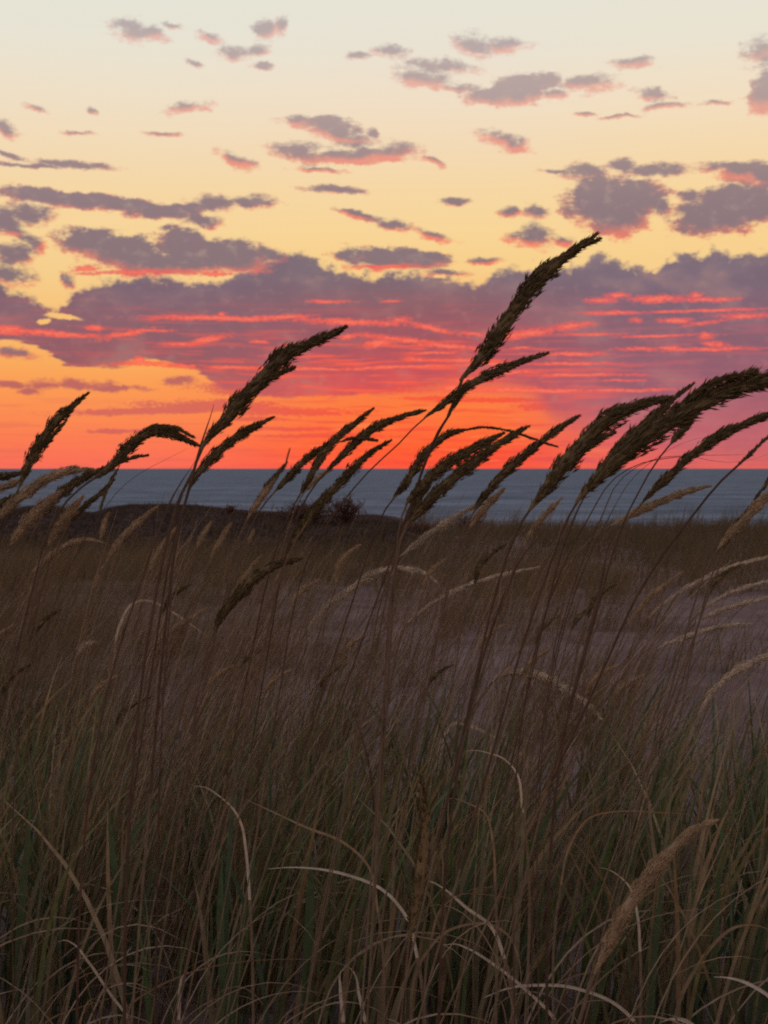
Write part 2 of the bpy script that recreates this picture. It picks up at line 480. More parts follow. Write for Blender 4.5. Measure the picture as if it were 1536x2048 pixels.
def choose(value, edge, below, above):
    nd = W.new('ShaderNodeMixShader')
    W.put(nd.inputs[0], W.math('GREATER_THAN', value, edge))
    wt.links.new(below, nd.inputs[1])
    wt.links.new(above, nd.inputs[2])
    return nd.outputs[0]


# scattered evening clouds to the sides and overhead, beyond the picture
cl = W.smooth(W.noise(sep_v := W.vec('MULTIPLY', W.vec('NORMALIZE', geo.outputs['Generated']), (3.0, 3.0, 9.0)), 1.3, 6.0, 0.6), 0.54, 0.68)
# ---- away from the sunset the dusk sky is dim blue
front = W.smooth(W.math('ABSOLUTE', az), 115.0, 18.0)
high = W.smooth(el, 17.5, 44.0)
zen = W.ramp(W.math('DIVIDE', el, 90.0, clamp=True), [
    (0.0, lin(198, 172, 173)), (0.12, lin(202, 178, 178)), (0.3, lin(194, 188, 192)), (0.55, lin(178, 180, 192)), (1.0, lin(162, 169, 187))])
zen = W.mix(W.math('MULTIPLY', cl, 0.5), zen, lin(110, 92, 108))
away = W.math('MULTIPLY', W.math('SUBTRACT', 1.0, high), front)
AZE, ELE = 17.0, 19.2
far_sky = W.mix(away, zen, W.mix(W.math('MULTIPLY', cl, W.smooth(el, 3.0, 8.0, 0.9, 0.5)), base, bankc))
far_sky = W.mix(W.smooth(el, -0.4, -3.0), far_sky, lin(40, 38, 44))
AZS = [-AZE, -8.5, -1.5, 5.5, AZE]
ELS = [-0.5, el_of(765), el_of(650), el_of(540), el_of(350), ELE]


def rows(a0, a1):
    sh = None
    for e0, e1 in list(zip(ELS[:-1], ELS[1:])):
        b = tile_shader((a0, a1, e0, e1))
        sh = b if sh is None else choose(el, e0, sh, b)
    return sh


cols = None
for a0, a1 in zip(AZS[:-1], AZS[1:]):
    r = rows(a0, a1)
    cols = r if cols is None else choose(az, a0, cols, r)
inside = W.math('MULTIPLY', W.math('LESS_THAN', W.math('ABSOLUTE', az), AZE),
                W.math('LESS_THAN', W.math('ABSOLUTE', W.math('SUBTRACT', el, (ELE - 0.5) / 2)), (ELE + 0.5) / 2))
out = W.new('ShaderNodeOutputWorld')
wt.links.new(choose(inside, 0.5, background(far_sky), cols), out.inputs['Surface'])
world["kind"] = "structure"

# the sun has set: a faint red lamp added low down for a grazing glow
sun_data = bpy.data.lights.new("sun", 'SUN')
sun_data.energy = 0.05
sun_data.color = (1.0, 0.30, 0.14)
sun_data.angle = math.radians(3.0)
sun = bpy.data.objects.new("sun", sun_data)
COL.objects.link(sun)
sun_az, sun_el = sky_angles(800, 925)
sd = Vector((math.sin(math.radians(sun_az)), math.cos(math.radians(sun_az)), math.tan(math.radians(1.2))))
sun.rotation_euler = (-sd).to_track_quat('-Z', 'Y').to_euler()
sun.location = (0, 5, 8)

# ================================================================== tools for meshes
rng = np.random.default_rng(11)
random.seed(7)


def tag(o, label=None, cat=None, group=None, kind=None):
    for k, v in (("label", label), ("category", cat), ("group", group), ("kind", kind)):
        if v:
            o[k] = v
    return o


def quad_mesh(name, verts, quads, smooth=True):
    me = bpy.data.meshes.new(name)
    verts = np.asarray(verts, dtype=np.float32).reshape(-1, 3)
    quads = np.asarray(quads, dtype=np.int32)
    n, k = quads.shape
    me.vertices.add(len(verts))
    me.vertices.foreach_set("co", verts.ravel())
    me.loops.add(n * k)
    me.loops.foreach_set("vertex_index", quads.ravel())
    me.polygons.add(n)
    me.polygons.foreach_set("loop_start", np.arange(0, n * k, k, dtype=np.int32))
    me.polygons.foreach_set("use_smooth", np.full(n, smooth, dtype=bool))
    me.update(calc_edges=True)
    return me


def link(name, me, mat, parent=None, loc=None):
    o = bpy.data.objects.new(name, me)
    COL.objects.link(o)
    if mat is not None:
        me.materials.append(mat)
    if parent is not None:
        o.parent = parent
    if loc is not None:
        o.location = loc
    return o


def empty(name, loc):
    o = bpy.data.objects.new(name, None)
    o.empty_display_size = 0.05
    COL.objects.link(o)
    o.location = loc
    return o


def unit(v):
    return v / np.maximum(np.linalg.norm(v, axis=-1, keepdims=True), 1e-9)


def strands(root, heading, length, lean, bend, radius, seg=6, sides=3, taper=0.15, roll=None, wobble=0.0, flat=1.0):
    """many stems or blades at once. heading: azimuth of the lean; lean, bend: angle from vertical at the foot and its gain."""
    n = len(length)
    s = np.linspace(0, 1, seg + 1)
    th = lean[:, None] + bend[:, None] * s[None, :] ** 1.6
    step = length[:, None] / seg
    dh = np.sin(th) * step
    dv = np.cos(th) * step
    hx = np.concatenate([np.zeros((n, 1)), np.cumsum(0.5 * (dh[:, 1:] + dh[:, :-1]), axis=1)], axis=1)
    hz = np.concatenate([np.zeros((n, 1)), np.cumsum(0.5 * (dv[:, 1:] + dv[:, :-1]), axis=1)], axis=1)
    ph = rng.uniform(0, 6.28, (n, 1))
    side = wobble * length[:, None] * np.sin(s[None, :] * 3.0 + ph) * s[None, :]
    ca, sa = np.cos(heading)[:, None], np.sin(heading)[:, None]
    c = np.stack([root[:, None, 0] + hx * ca - side * sa, root[:, None, 1] + hx * sa + side * ca, root[:, None, 2] + hz], axis=2)
    t = np.gradient(c, axis=1)
    t = unit(t)
    if roll is None:
        roll = rng.uniform(0, 6.28, n)
    ref = np.stack([np.cos(roll), np.sin(roll), np.full(n, 0.15)], axis=1)[:, None, :]
    u = unit(np.cross(t, np.broadcast_to(ref, t.shape)))
    w = np.cross(t, u)
    prof = (1 - (1 - taper) * s ** 1.5)
    if sides == 2:
        prof = np.interp(s, [0, .3, .7, 1], [.75, 1, .7, .06])
    r = radius[:, None] * prof[None, :]
    V = []
    for k in range(sides):
        a = 2 * math.pi * k / sides
        V.append(c + u * (r * math.cos(a))[:, :, None] + w * (flat * r * math.sin(a))[:, :, None])
    V = np.stack(V, axis=2)                       # n, seg+1, sides, 3
    idx = np.arange(n * (seg + 1) * sides).reshape(n, seg + 1, sides)
    Q = []
    for k in range(sides if sides > 2 else 1):
        k2 = (k + 1) % sides
        Q.append(np.stack([idx[:, :-1, k], idx[:, :-1, k2], idx[:, 1:, k2], idx[:, 1:, k]], axis=-1).reshape(-1, 4))
    return V.reshape(-1, 3), np.concatenate(Q)


def merge(parts):
    vs, qs, off = [], [], 0
    for v, q in parts:
        vs.append(v)
        qs.append(q + off)
        off += len(v)
    return np.concatenate(vs), np.concatenate(qs)


# ------------------------------------------------------------------ materials
def material(name):
    m = bpy.data.materials.new(name)
    m.use_nodes = True
    m.node_tree.nodes.clear()
    return m, Nodes(m.node_tree)


def plant_material(name, colours, through=0.35, rough_tip=None, mottle=0.25, glow=(1.0, 0.8, 0.55), gloss=0.0):
    """dry grass: each strand takes its own tone; thin tissue lets light through."""
    m, N = material(name)
    g = N.new('ShaderNodeNewGeometry')
    stops = [(i / max(1, len(colours) - 1), c) for i, c in enumerate(colours)]
    c = N.ramp(g.outputs['Random Per Island'], stops)
    tc = N.new('ShaderNodeTexCoord')
    nz = N.noise(tc.outputs['Object'], 45.0, 3.0, 0.6)
    hsv = N.new('ShaderNodeHueSaturation')
    N.put(hsv.inputs['Value'], N.smooth(nz, 0.3, 0.7, 1 - mottle, 1 + mottle, 'LINEAR'))
    N.put(hsv.inputs['Color'], c)
    col = hsv.outputs[0]
    d = N.new('ShaderNodeBsdfDiffuse')
    N.put(d.inputs[0], col)
    t = N.new('ShaderNodeBsdfTranslucent')
    tn = N.new('ShaderNodeMix', data_type='RGBA', blend_type='MULTIPLY')
    tn.inputs[0].default_value = 1.0
    N.put(tn.inputs[6], col)
    tn.inputs[7].default_value = (*glow, 1)
    N.put(t.inputs[0], tn.outputs[2])
    mx = N.new('ShaderNodeMixShader')
    mx.inputs[0].default_value = through
    N.l.new(d.outputs[0], mx.inputs[1])
    N.l.new(t.outputs[0], mx.inputs[2])
    sh = mx.outputs[0]
    if gloss > 0:
        gl = N.new('ShaderNodeBsdfGlossy')
        gl.inputs['Roughness'].default_value = 0.45
        m2 = N.new('ShaderNodeMixShader')
        m2.inputs[0].default_value = gloss
        N.l.new(sh, m2.inputs[1])
        N.l.new(gl.outputs[0], m2.inputs[2])
        sh = m2.outputs[0]
    o = N.new('ShaderNodeOutputMaterial')
    N.l.new(sh, o.inputs['Surface'])
    return m


def rgb(r, g, b):
    return (r, g, b, 1.0)


M_STRAW = plant_material("straw", [rgb(.20, .125, .075), rgb(.32, .21, .13), rgb(.14, .09, .06), rgb(.48, .36, .25), rgb(.25, .15, .08), rgb(.22, .15, .085)], 0.3)
M_BLADE = plant_material("blade", [rgb(.07, .12, .045), rgb(.16, .14, .06), rgb(.05, .10, .055), rgb(.26, .18, .10), rgb(.085, .135, .04), rgb(.22, .145, .075), rgb(.34, .25, .15), rgb(.05, .095, .05)], 0.3, gloss=0.03)
M_BLEACH = plant_material("bleached", [rgb(.28, .20, .13), rgb(.42, .33, .24), rgb(.34, .24, .155), rgb(.50, .41, .32)], 0.3)
M_TUFT = plant_material("tuft", [rgb(.13, .09, .05), rgb(.20, .135, .075), rgb(.09, .08, .045), rgb(.26, .18, .115)], 0.3)
M_CREST = plant_material("crest", [rgb(.10, .075, .045), rgb(.15, .10, .06), rgb(.085, .075, .04), rgb(.17, .12, .08)], 0.25)
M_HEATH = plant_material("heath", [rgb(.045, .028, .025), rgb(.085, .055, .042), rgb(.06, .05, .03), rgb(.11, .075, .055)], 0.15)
M_STEM = plant_material("stem", [rgb(.15, .095, .06), rgb(.20, .13, .085)], 0.15)
M_STEM_DARK = plant_material("stem_dark", [rgb(.085, .052, .036), rgb(.12, .07, .045)], 0.1)
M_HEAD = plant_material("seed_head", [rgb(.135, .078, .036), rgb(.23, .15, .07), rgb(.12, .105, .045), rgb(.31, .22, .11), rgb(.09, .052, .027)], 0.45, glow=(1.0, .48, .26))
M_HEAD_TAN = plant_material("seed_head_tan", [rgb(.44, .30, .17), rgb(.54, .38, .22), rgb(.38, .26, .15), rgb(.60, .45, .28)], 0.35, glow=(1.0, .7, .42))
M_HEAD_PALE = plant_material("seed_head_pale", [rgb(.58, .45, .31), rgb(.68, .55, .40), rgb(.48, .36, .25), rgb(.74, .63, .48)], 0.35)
M_DRY = plant_material("dry_blade", [rgb(.50, .41, .31), rgb(.58, .48, .37)], 0.3)
M_DRY_BROWN = plant_material("dry_blade_brown", [rgb(.28, .19, .12), rgb(.33, .22, .14)], 0.3)
M_GREEN = plant_material("green_blade", [rgb(.06, .105, .045), rgb(.085, .12, .045)], 0.3, gloss=0.04)
M_TWIG = plant_material("twig", [rgb(.06, .035, .03), rgb(.09, .05, .04)], 0.0)
M_LEAF = plant_material("shrub_leaf", [rgb(.14, .06, .05), rgb(.09, .06, .035), rgb(.18, .075, .06)], 0.3)

# ================================================================== the land
SKY_LINE_Y = 26.0
MOUND = [(-400, 1036), (-150, 1026), (0, 1034), (55, 1024), (110, 1022), (150, 1033), (185, 1038), (225, 1024), (260, 1018), (330, 1017), (390, 1019),
         (480, 1031), (560, 1037), (640, 1045), (700, 1049), (745, 1047), (790, 1054), (850, 1075), (930, 1100)]
MX = np.array([(a - 768) * SKY_LINE_Y / F_PX for a, b in MOUND])
MZ = np.array([CAM_H - SKY_LINE_Y * (b - 937) / F_PX for a, b in MOUND])


def smoothstep(a, b, x):
    t = np.clip((x - a) / (b - a), 0, 1)
    return t * t * (3 - 2 * t)


def ground_z(x, y):
    x = np.asarray(x, dtype=float)
    y = np.asarray(y, dtype=float)
    z = -0.017 * np.clip(y - 4, 0, 60)
    z = z + 0.035 * np.sin(x * 1.3 + 0.7 * y) * np.sin(0.9 * y - 0.4 * x) * smoothstep(2, 6, y)
    z = z + 0.09 * np.sin(0.37 * x + 1.1) * np.sin(0.29 * y + 0.5 * x) * smoothstep(5, 12, y)
    z = z + 0.012 * np.sin(5.1 * x + 1.7 * np.sin(2.3 * y)) * np.sin(4.3 * y + 1.1 * np.sin(3.1 * x))
    # low sand hummock to the right, in front of the crest
    z = z + 0.16 * np.exp(-((x - 4.2) / 2.2) ** 2 - ((y - 9.5) / 3.0) ** 2)
    z = z + 0.10 * np.exp(-((x + 2.5) / 1.6) ** 2 - ((y - 11) / 2.5) ** 2)
    # dark scrubby mound on the left
    xs = x * SKY_LINE_Y / np.maximum(y, 8.0)
    m = np.interp(xs, MX, MZ, left=MZ[0], right=-9)
    f = smoothstep(21.5, 25.8, y + 0.35 * np.sin(x * 1.7))
    z = np.where(m > z, z * (1 - f) + np.maximum(m, z) * f, z)
    # beyond the crest the dune falls to the beach
    edge = 31.0 + 1.2 * np.sin(0.23 * x) + 0.6 * np.sin(0.71 * x + 1)
    z = z - 9.0 * smoothstep(0, 34, y - edge) - 0.02 * np.clip(y - edge, 0, 100)
    return z


gx = np.concatenate([np.linspace(-260, -30, 40), np.linspace(-28, -7, 60), np.linspace(-6.8, 6.8, 200), np.linspace(7, 28, 60), np.linspace(30, 260, 40)])
gy = np.concatenate([np.linspace(-40, 1.2, 20), np.linspace(1.4, 8, 110), np.linspace(8.15, 36, 150), np.linspace(37, 110, 50)])
GX, GY = np.meshgrid(gx, gy)
GZ = ground_z(GX, GY)
gi = np.arange(GX.size).reshape(GX.shape)
gq = np.stack([gi[:-1, :-1], gi[:-1, 1:], gi[1:, 1:], gi[1:, :-1]], axis=-1).reshape(-1, 4)

m_sand, N = material("sand")
tc = N.new('ShaderNodeTexCoord')
po = tc.outputs['Object']
n1 = N.noise(po, 1.1, 5.0, 0.6)
n2 = N.noise(po, 7.0, 5.0, 0.65)
n3 = N.noise(po, 160.0, 3.0, 0.7)
sandc = N.mix(N.smooth(n1, 0.35, 0.65), rgb(.155, .107, .10), rgb(.23, .162, .152))
sandc = N.mix(N.math('MULTIPLY', N.smooth(n2, 0.52, 0.68), 0.55), sandc, rgb(.12, .075, .06))      # plant litter
sandc = N.mix(N.math('MULTIPLY', N.smooth(n3, 0.5, 0.75), 0.35), sandc, rgb(.10, .07, .06))
sx = N.new('ShaderNodeSeparateXYZ')
N.l.new(po, sx.inputs[0])
# leaf litter under the grass of the left hollow
lit = N.math('MULTIPLY', N.smooth(N.math('ADD', sx.outputs[0], N.math('MULTIPLY', N.math('SUBTRACT', n1, 0.5), 4.0)), 0.2, -1.6), N.smooth(sx.outputs[1], 5.5, 8.0))
sandc = N.mix(N.math('MULTIPLY', lit, 0.75), sandc, N.mix(N.smooth(n2, 0.4, 0.6), rgb(.085, .06, .045), rgb(.15, .11, .085)))
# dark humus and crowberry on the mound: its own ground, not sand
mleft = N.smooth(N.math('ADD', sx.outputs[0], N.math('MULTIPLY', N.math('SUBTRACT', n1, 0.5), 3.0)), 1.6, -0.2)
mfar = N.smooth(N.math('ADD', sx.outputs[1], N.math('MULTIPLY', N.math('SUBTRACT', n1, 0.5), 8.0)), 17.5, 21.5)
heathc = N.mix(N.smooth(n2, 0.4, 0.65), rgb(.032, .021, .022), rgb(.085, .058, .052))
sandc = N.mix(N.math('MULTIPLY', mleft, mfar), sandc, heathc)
bs = N.new('ShaderNodeBsdfDiffuse')
N.put(bs.inputs[0], sandc)
bs.inputs['Roughness'].default_value = 0.8
bmp = N.new('ShaderNodeBump')
bmp.inputs['Strength'].default_value = 0.6
bmp.inputs['Distance'].default_value = 0.03
N.put(bmp.inputs['Height'], N.math('ADD', N.noise(po, 14.0, 5.0, 0.6), N.math('MULTIPLY', n1, 1.5)))
N.l.new(bmp.outputs[0], bs.inputs['Normal'])
mo = N.new('ShaderNodeOutputMaterial')
N.l.new(bs.outputs[0], mo.inputs['Surface'])
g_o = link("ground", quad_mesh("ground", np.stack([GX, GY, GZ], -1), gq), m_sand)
tag(g_o, "grey pink dune sand sloping from the grass to the lake", "sand", kind="structure")

# ------------------------------------------------------------------ the lake
LAKE_Z = -6.0
m_lake, N = material("lake_water")
tc = N.new('ShaderNodeTexCoord')
po = tc.outputs['Object']
w1 = N.noise(N.vec('MULTIPLY', po, (0.12, 0.26, 1.0)), 1.0, 6.0, 0.68)
w2 = N.noise(N.vec('MULTIPLY', po, (0.012, 0.05, 1.0)), 1.0, 4.0, 0.6)
w3 = N.noise(N.vec('MULTIPLY', po, (0.024, 0.042, 1.0)), 1.0, 7.0, 0.68)
bmp = N.new('ShaderNodeBump')
bmp.inputs['Strength'].default_value = 1.0
bmp.inputs['Distance'].default_value = 1.6
N.put(bmp.inputs['Height'], N.math('ADD', w1, N.math('MULTIPLY', w2, 1.6)))
dif = N.new('ShaderNodeBsdfDiffuse')
N.put(dif.inputs[0], N.mix(N.smooth(N.math('ADD', N.math('MULTIPLY', w1, .5), N.math('MULTIPLY', w3, .5)), 0.42, 0.60), rgb(.036, .046, .073), rgb(.150, .170, .218)))  # light and dark of the waves painted into the diffuse colour
N.l.new(bmp.outputs[0], dif.inputs['Normal'])
gls = N.new('ShaderNodeBsdfGlossy')
gls.inputs['Roughness'].default_value = 0.6
N.l.new(bmp.outputs[0], gls.inputs['Normal'])
gls.inputs['Color'].default_value = (.7, .8, .9, 1)
mx = N.new('ShaderNodeMixShader')
mx.inputs[0].default_value = 0.12
N.l.new(dif.outputs[0], mx.inputs[1])
N.l.new(gls.outputs[0], mx.inputs[2])
mo = N.new('ShaderNodeOutputMaterial')
N.l.new(mx.outputs[0], mo.inputs['Surface'])
lx = np.array([-30000, -3000, -300, 300, 3000, 30000.0])
ly = np.array([55, 120, 400, 1500, 8000, 60000.0])
LX, LY = np.meshgrid(lx, ly)
li = np.arange(LX.size).reshape(LX.shape)
lq = np.stack([li[:-1, :-1], li[:-1, 1:], li[1:, 1:], li[1:, :-1]], axis=-1).reshape(-1, 4)
lake = link("lake_water", quad_mesh("lake_water", np.stack([LX, LY, np.full(LX.shape, LAKE_Z)], -1), lq), m_lake)
tag(lake, "slate blue lake with low waves out to the horizon", "water", kind="structure")

# ================================================================== grass that nobody could count
def px_of(x, y):
    return 768 + F_PX * x / y


def scatter(n, y0, y1, density, power=1.0, margin=450):
    """random feet inside the view wedge with a density over (photo x, distance)"""
    n = int(n * (1536 + 2 * margin) / 1776)       # keeps on to both sides of the view
    out = []
    while len(out) < n:
        m = n * 3
        u = rng.uniform(0, 1, m)
        y = y0 + (y1 - y0) * u ** power
        p = rng.uniform(-margin, 1536 + margin, m)
        keep = rng.uniform(0, 1, m) < density(p, y)
        for a, b in zip(p[keep], y[keep]):
            out.append(((a - 768) * b / F_PX, b))
            if len(out) >= n:
                break
    f = np.array(out)
    return np.column_stack([f, ground_z(f[:, 0], f[:, 1]) - 0.01])


def clump(feet, k, spread):
    """k strands round each foot"""
    n = len(feet)
    r = np.repeat(feet, k, axis=0)
    a = rng.uniform(0, 6.28, n * k)
    d = np.abs(rng.normal(0, spread, n * k))
    r[:, 0] += d * np.cos(a)
    r[:, 1] += d * np.sin(a)
    r[:, 2] = ground_z(r[:, 0], r[:, 1]) - 0.01
    return r, a, d


def wind(n, spread=0.7):
    return rng.normal(0.05, spread, n)      # the wind leans everything towards +x


def U(a, b, n):
    return rng.uniform(a, b, n)


def patchy(x, y, size, seed):
    """smooth random field 0..1 over the ground, for tussocks and gaps"""
    g = np.random.default_rng(seed)
    grid = g.uniform(0, 1, (64, 64))
    a, b = x / size + 200.3, y / size + 200.7
    i, j = np.floor(a).astype(int), np.floor(b).astype(int)
    u, v = a - i, b - j
    u, v = u * u * (3 - 2 * u), v * v * (3 - 2 * v)
    G = lambda p, q: grid[p % 64, q % 64]
    return (G(i, j) * (1 - u) + G(i + 1, j) * u) * (1 - v) + (G(i, j + 1) * (1 - u) + G(i + 1, j + 1) * u) * v


def gaps(p, y, size, seed, lo=.35, hi=.6):
    return smoothstep(lo, hi, patchy((p - 768) * y / F_PX, y, size, seed))


# --- tall dry straw of the near tussocks
def d_straw(p, y):
    d = np.interp(p, [-200, 250, 500, 620, 820, 1000, 1060, 1085, 1140, 1170, 1250, 1400, 1536, 1700], [.9, 1, .85, .6, .75, .65, .5, .08, .08, .45, .35, .12, .35, .5])
    return d * np.interp(y, [2.2, 2.6, 3.4, 5, 7], [.5, .8, 1, .6, .3]) * (.12 + .88 * gaps(p, y, .33, 5))


parts = []
feet = scatter(120, 2.35, 6.5, d_straw, 1.3)
r, a, d = clump(feet, 12, 0.05)
n = len(r)
pxr = px_of(r[:, 0], r[:, 1])
tall = np.interp(pxr, [0, 1100, 1300, 1536], [1.0, 1.0, .62, .60])
parts.append(strands(r, wind(n, .5), U(.42, .95, n) * tall, U(.12, .42, n), U(.15, .70, n), U(.0007, .0014, n), seg=6, sides=3, taper=.35, wobble=.02))
feet = scatter(420, 2.3, 4.6, d_straw, 1.2)
n = len(feet)
parts.append(strands(feet, wind(n, .6), U(.3, .8, n) * np.interp(px_of(feet[:, 0], feet[:, 1]), [0, 1150, 1300, 1536], [1, 1, .6, .6]), U(.08, .40, n), U(.1, .9, n), U(.0007, .0015, n), seg=6, sides=3, taper=.3, wobble=.03))
# fallen straws lying on the sand
feet = scatter(420, 2.3, 5.0, lambda p, y: np.full(p.shape, .5), 1.3)
n = len(feet)
feet[:, 2] += .012
parts.append(strands(feet, U(-1.2, 4.3, n), U(.12, .40, n), U(1.25, 1.5, n), U(0, .12, n), U(.0008, .0014, n), seg=4, sides=3, taper=.4, wobble=.05))
straw = link("dry_straw", quad_mesh("dry_straw", *merge(parts)), M_STRAW)
tag(straw, "tall brown dry straw leaning in the wind on the near sand", "straw", kind="stuff")

# --- broad leaf blades at the foot of the tussocks
def d_blade(p, y):
    return np.interp(p, [-200, 150, 250, 330, 400, 480, 640, 720, 760, 830, 900, 1010, 1060, 1080, 1150, 1180, 1260, 1420, 1536, 1700],
                     [.9, 1, .5, .3, .5, 1, 1, .7, .35, .5, 1, 1, .3, .04, .04, .5, .9, .95, 1, 1]) * np.interp(y, [2.2, 3.0, 4.2], [1, .9, .3])


parts = []
feet = scatter(200, 2.22, 3.9, d_blade, 1.3)
r, a, d = clump(feet, 13, 0.045)
n = len(r)
parts.append(strands(r, np.where(rng.uniform(0, 1, n) < .65, wind(n, .7), a), U(.18, .54, n), U(.02, .22, n), U(.05, .85, n), U(.0018, .0056, n), seg=7, sides=2, wobble=.02))
# bleached blades bent right over
feet = np.concatenate([scatter(85, 1.98, 2.3, lambda p, y: np.full(p.shape, .8), 1.0), scatter(170, 2.3, 3.6, lambda p, y: np.full(p.shape, .8), 1.2)])
n = len(feet)
parts_dry = [strands(feet, np.where(rng.uniform(0, 1, n) < .6, wind(n, .6), U(0, 6.28, n)), U(.20, .52, n), U(.05, .6, n), U(1.0, 2.4, n), U(.0009, .0018, n), seg=12, sides=2, wobble=.03)]
dryb = link("bleached_grass", quad_mesh("bleached_grass", *merge(parts_dry)), M_BLEACH)
tag(dryb, "thin bleached grass blades bent over among the green ones", "grass", kind="stuff")
blades = link("dune_grass", quad_mesh("dune_grass", *merge(parts)), M_BLADE)
tag(blades, "dark green and brown grass blades crowding the near ground", "grass", kind="stuff")

# --- tufts over the hollow
def d_mid(p, y):
    d = np.interp(p, [-200, 0, 300, 450, 700, 850, 1000, 1200, 1330, 1450, 1700], [1, 1, .95, .8, .55, .65, .65, .5, .2, .12, .25])
    return d * np.interp(y, [5, 8, 12, 15], [.55, .75, 1, 1]) * (.06 + .94 * gaps(p, y, 1.0, 6, .42, .62)) + np.where(p > 950, .35, 0) * smoothstep(10.5, 13, y)


parts = []
feet = scatter(520, 4.6, 15, d_mid, 1.25)
r, a, d = clump(feet, 30, 0.10)
n = len(r)
parts.append(strands(r, np.where(rng.uniform(0, 1, n) < .7, wind(n, .7), a), U(.16, .48, n), U(.05, .45, n), U(.1, .9, n), U(.0011, .0024, n), seg=4, sides=2, wobble=.03))
tufts = link("hollow_grass", quad_mesh("hollow_grass", *merge(parts)), M_TUFT)
tag(tufts, "brown grass tufts scattered over the sand hollow", "grass", kind="stuff")

# --- dense grass towards the crest
def d_crest(p, y):
    d = np.interp(p, [-200, 0, 500, 800, 1536, 1700], [.55, .6, .8, 1, 1, 1]) * np.interp(y, [13, 17, 30, 33], [.35, 1, 1, .8])
    return np.where((p < 860) & (y > 20.5), np.where(y < 24.5, .16, 0.02), d)


parts = []
feet = scatter(1500, 13, 33.5, d_crest, .9, margin=450)
r, a, d = clump(feet, 15, 0.22)
n = len(r)
parts.append(strands(r, np.where(rng.uniform(0, 1, n) < .7, wind(n, .8), a), U(.14, .42, n), U(.02, .35, n), U(.1, .7, n), U(.0022, .005, n), seg=3, sides=2, wobble=.03))
# taller ragged tufts standing out along the very edge
feet = scatter(90, 27, 33, lambda p, y: np.where(p > 800, 1.0, 0.0), 1.0)
r, a, d = clump(feet, 16, 0.10)
n = len(r)
parts.append(strands(r, np.where(rng.uniform(0, 1, n) < .7, wind(n, .8), a), U(.25, .75, n), U(.02, .35, n), U(.1, .5, n), U(.002, .0045, n), seg=4, sides=2, wobble=.03))
crest = link("crest_grass", quad_mesh("crest_grass", *merge(parts)), M_CREST)
tag(crest, "dense olive brown grass along the far dune crest", "grass", kind="stuff")

# --- low dark scrub on the mound
feet = scatter(1500, 20.5, 27.5, lambda p, y: np.where(p < 830, 1.0, 0.0), 1.0, margin=450)
r, a, d = clump(feet, 8, 0.12)
n = len(r)
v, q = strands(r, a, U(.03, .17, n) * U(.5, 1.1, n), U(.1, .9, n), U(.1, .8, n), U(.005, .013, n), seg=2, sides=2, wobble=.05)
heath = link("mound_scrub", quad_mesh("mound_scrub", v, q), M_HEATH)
tag(heath, "low dark scrub covering the mound left of the crest", "scrub", kind="stuff")

# ================================================================== stalks one can tell apart
def spline(pts, n):
    """smooth curve through 3-D points, n samples evenly spaced along it (centripetal enough for gentle bends)"""
    p = np.asarray(pts, dtype=float)
    d = np.maximum(np.linalg.norm(np.diff(p, axis=0), axis=1), 1e-6)[:, None]
    v = np.diff(p, axis=0) / d
    m = np.empty_like(p)
    m[0], m[-1] = v[0], v[-1]
    m[1:-1] = (v[:-1] * d[1:] + v[1:] * d[:-1]) / (d[1:] + d[:-1])
    out = []
    for i in range(len(p) - 1):
        t = np.linspace(0, 1, 24, endpoint=(i == len(p) - 2))[:, None]
        h = t * t * (3 - 2 * t)
        out.append(p[i] * (1 - h) + p[i + 1] * h + d[i] * (m[i] * (t ** 3 - 2 * t * t + t) + m[i + 1] * (t ** 3 - t * t)))
    o = np.concatenate(out)
    L = np.concatenate([[0], np.cumsum(np.linalg.norm(np.diff(o, axis=0), axis=1))])
    s = np.linspace(0, L[-1], n)
    return np.column_stack([np.interp(s, L, o[:, k]) for k in range(3)]), L[-1]


def frame(c):
    t = unit(np.gradient(c, axis=0))
    ref = np.array([0.15, 1.0, 0.1])
    u = unit(np.cross(t, np.broadcast_to(ref, t.shape)))
    return t, u, np.cross(t, u)


def tube(c, r, sides=6):
    t, u, w = frame(c)
    n = len(c)
    V = np.stack([c + u * (r * math.cos(2 * math.pi * k / sides))[:, None] + w * (r * math.sin(2 * math.pi * k / sides))[:, None]
                  for k in range(sides)], axis=1)
    idx = np.arange(n * sides).reshape(n, sides)
    Q = np.concatenate([np.stack([idx[:-1, k], idx[:-1, (k + 1) % sides], idx[1:, (k + 1) % sides], idx[1:, k]], -1) for k in range(sides)])
    return V.reshape(-1, 3), Q


def ribbon(c, r, tilt, fold=0.35):
    """a grass blade: two strips folded along the midrib"""
    t, u, w = frame(c)
    a = tilt + np.linspace(0, 0.5, len(c))
    u2 = u * np.cos(a)[:, None] + w * np.sin(a)[:, None]
    w2 = np.cross(t, u2)
    V = np.stack([c - u2 * r[:, None] + w2 * (fold * r)[:, None], c, c + u2 * r[:, None] + w2 * (fold * r)[:, None]], axis=1)
    n = len(c)
    idx = np.arange(n * 3).reshape(n, 3)
    Q = np.concatenate([np.stack([idx[:-1, k], idx[:-1, k + 1], idx[1:, k + 1], idx[1:, k]], -1) for k in (0, 1)])
    return V.reshape(-1, 3), Q


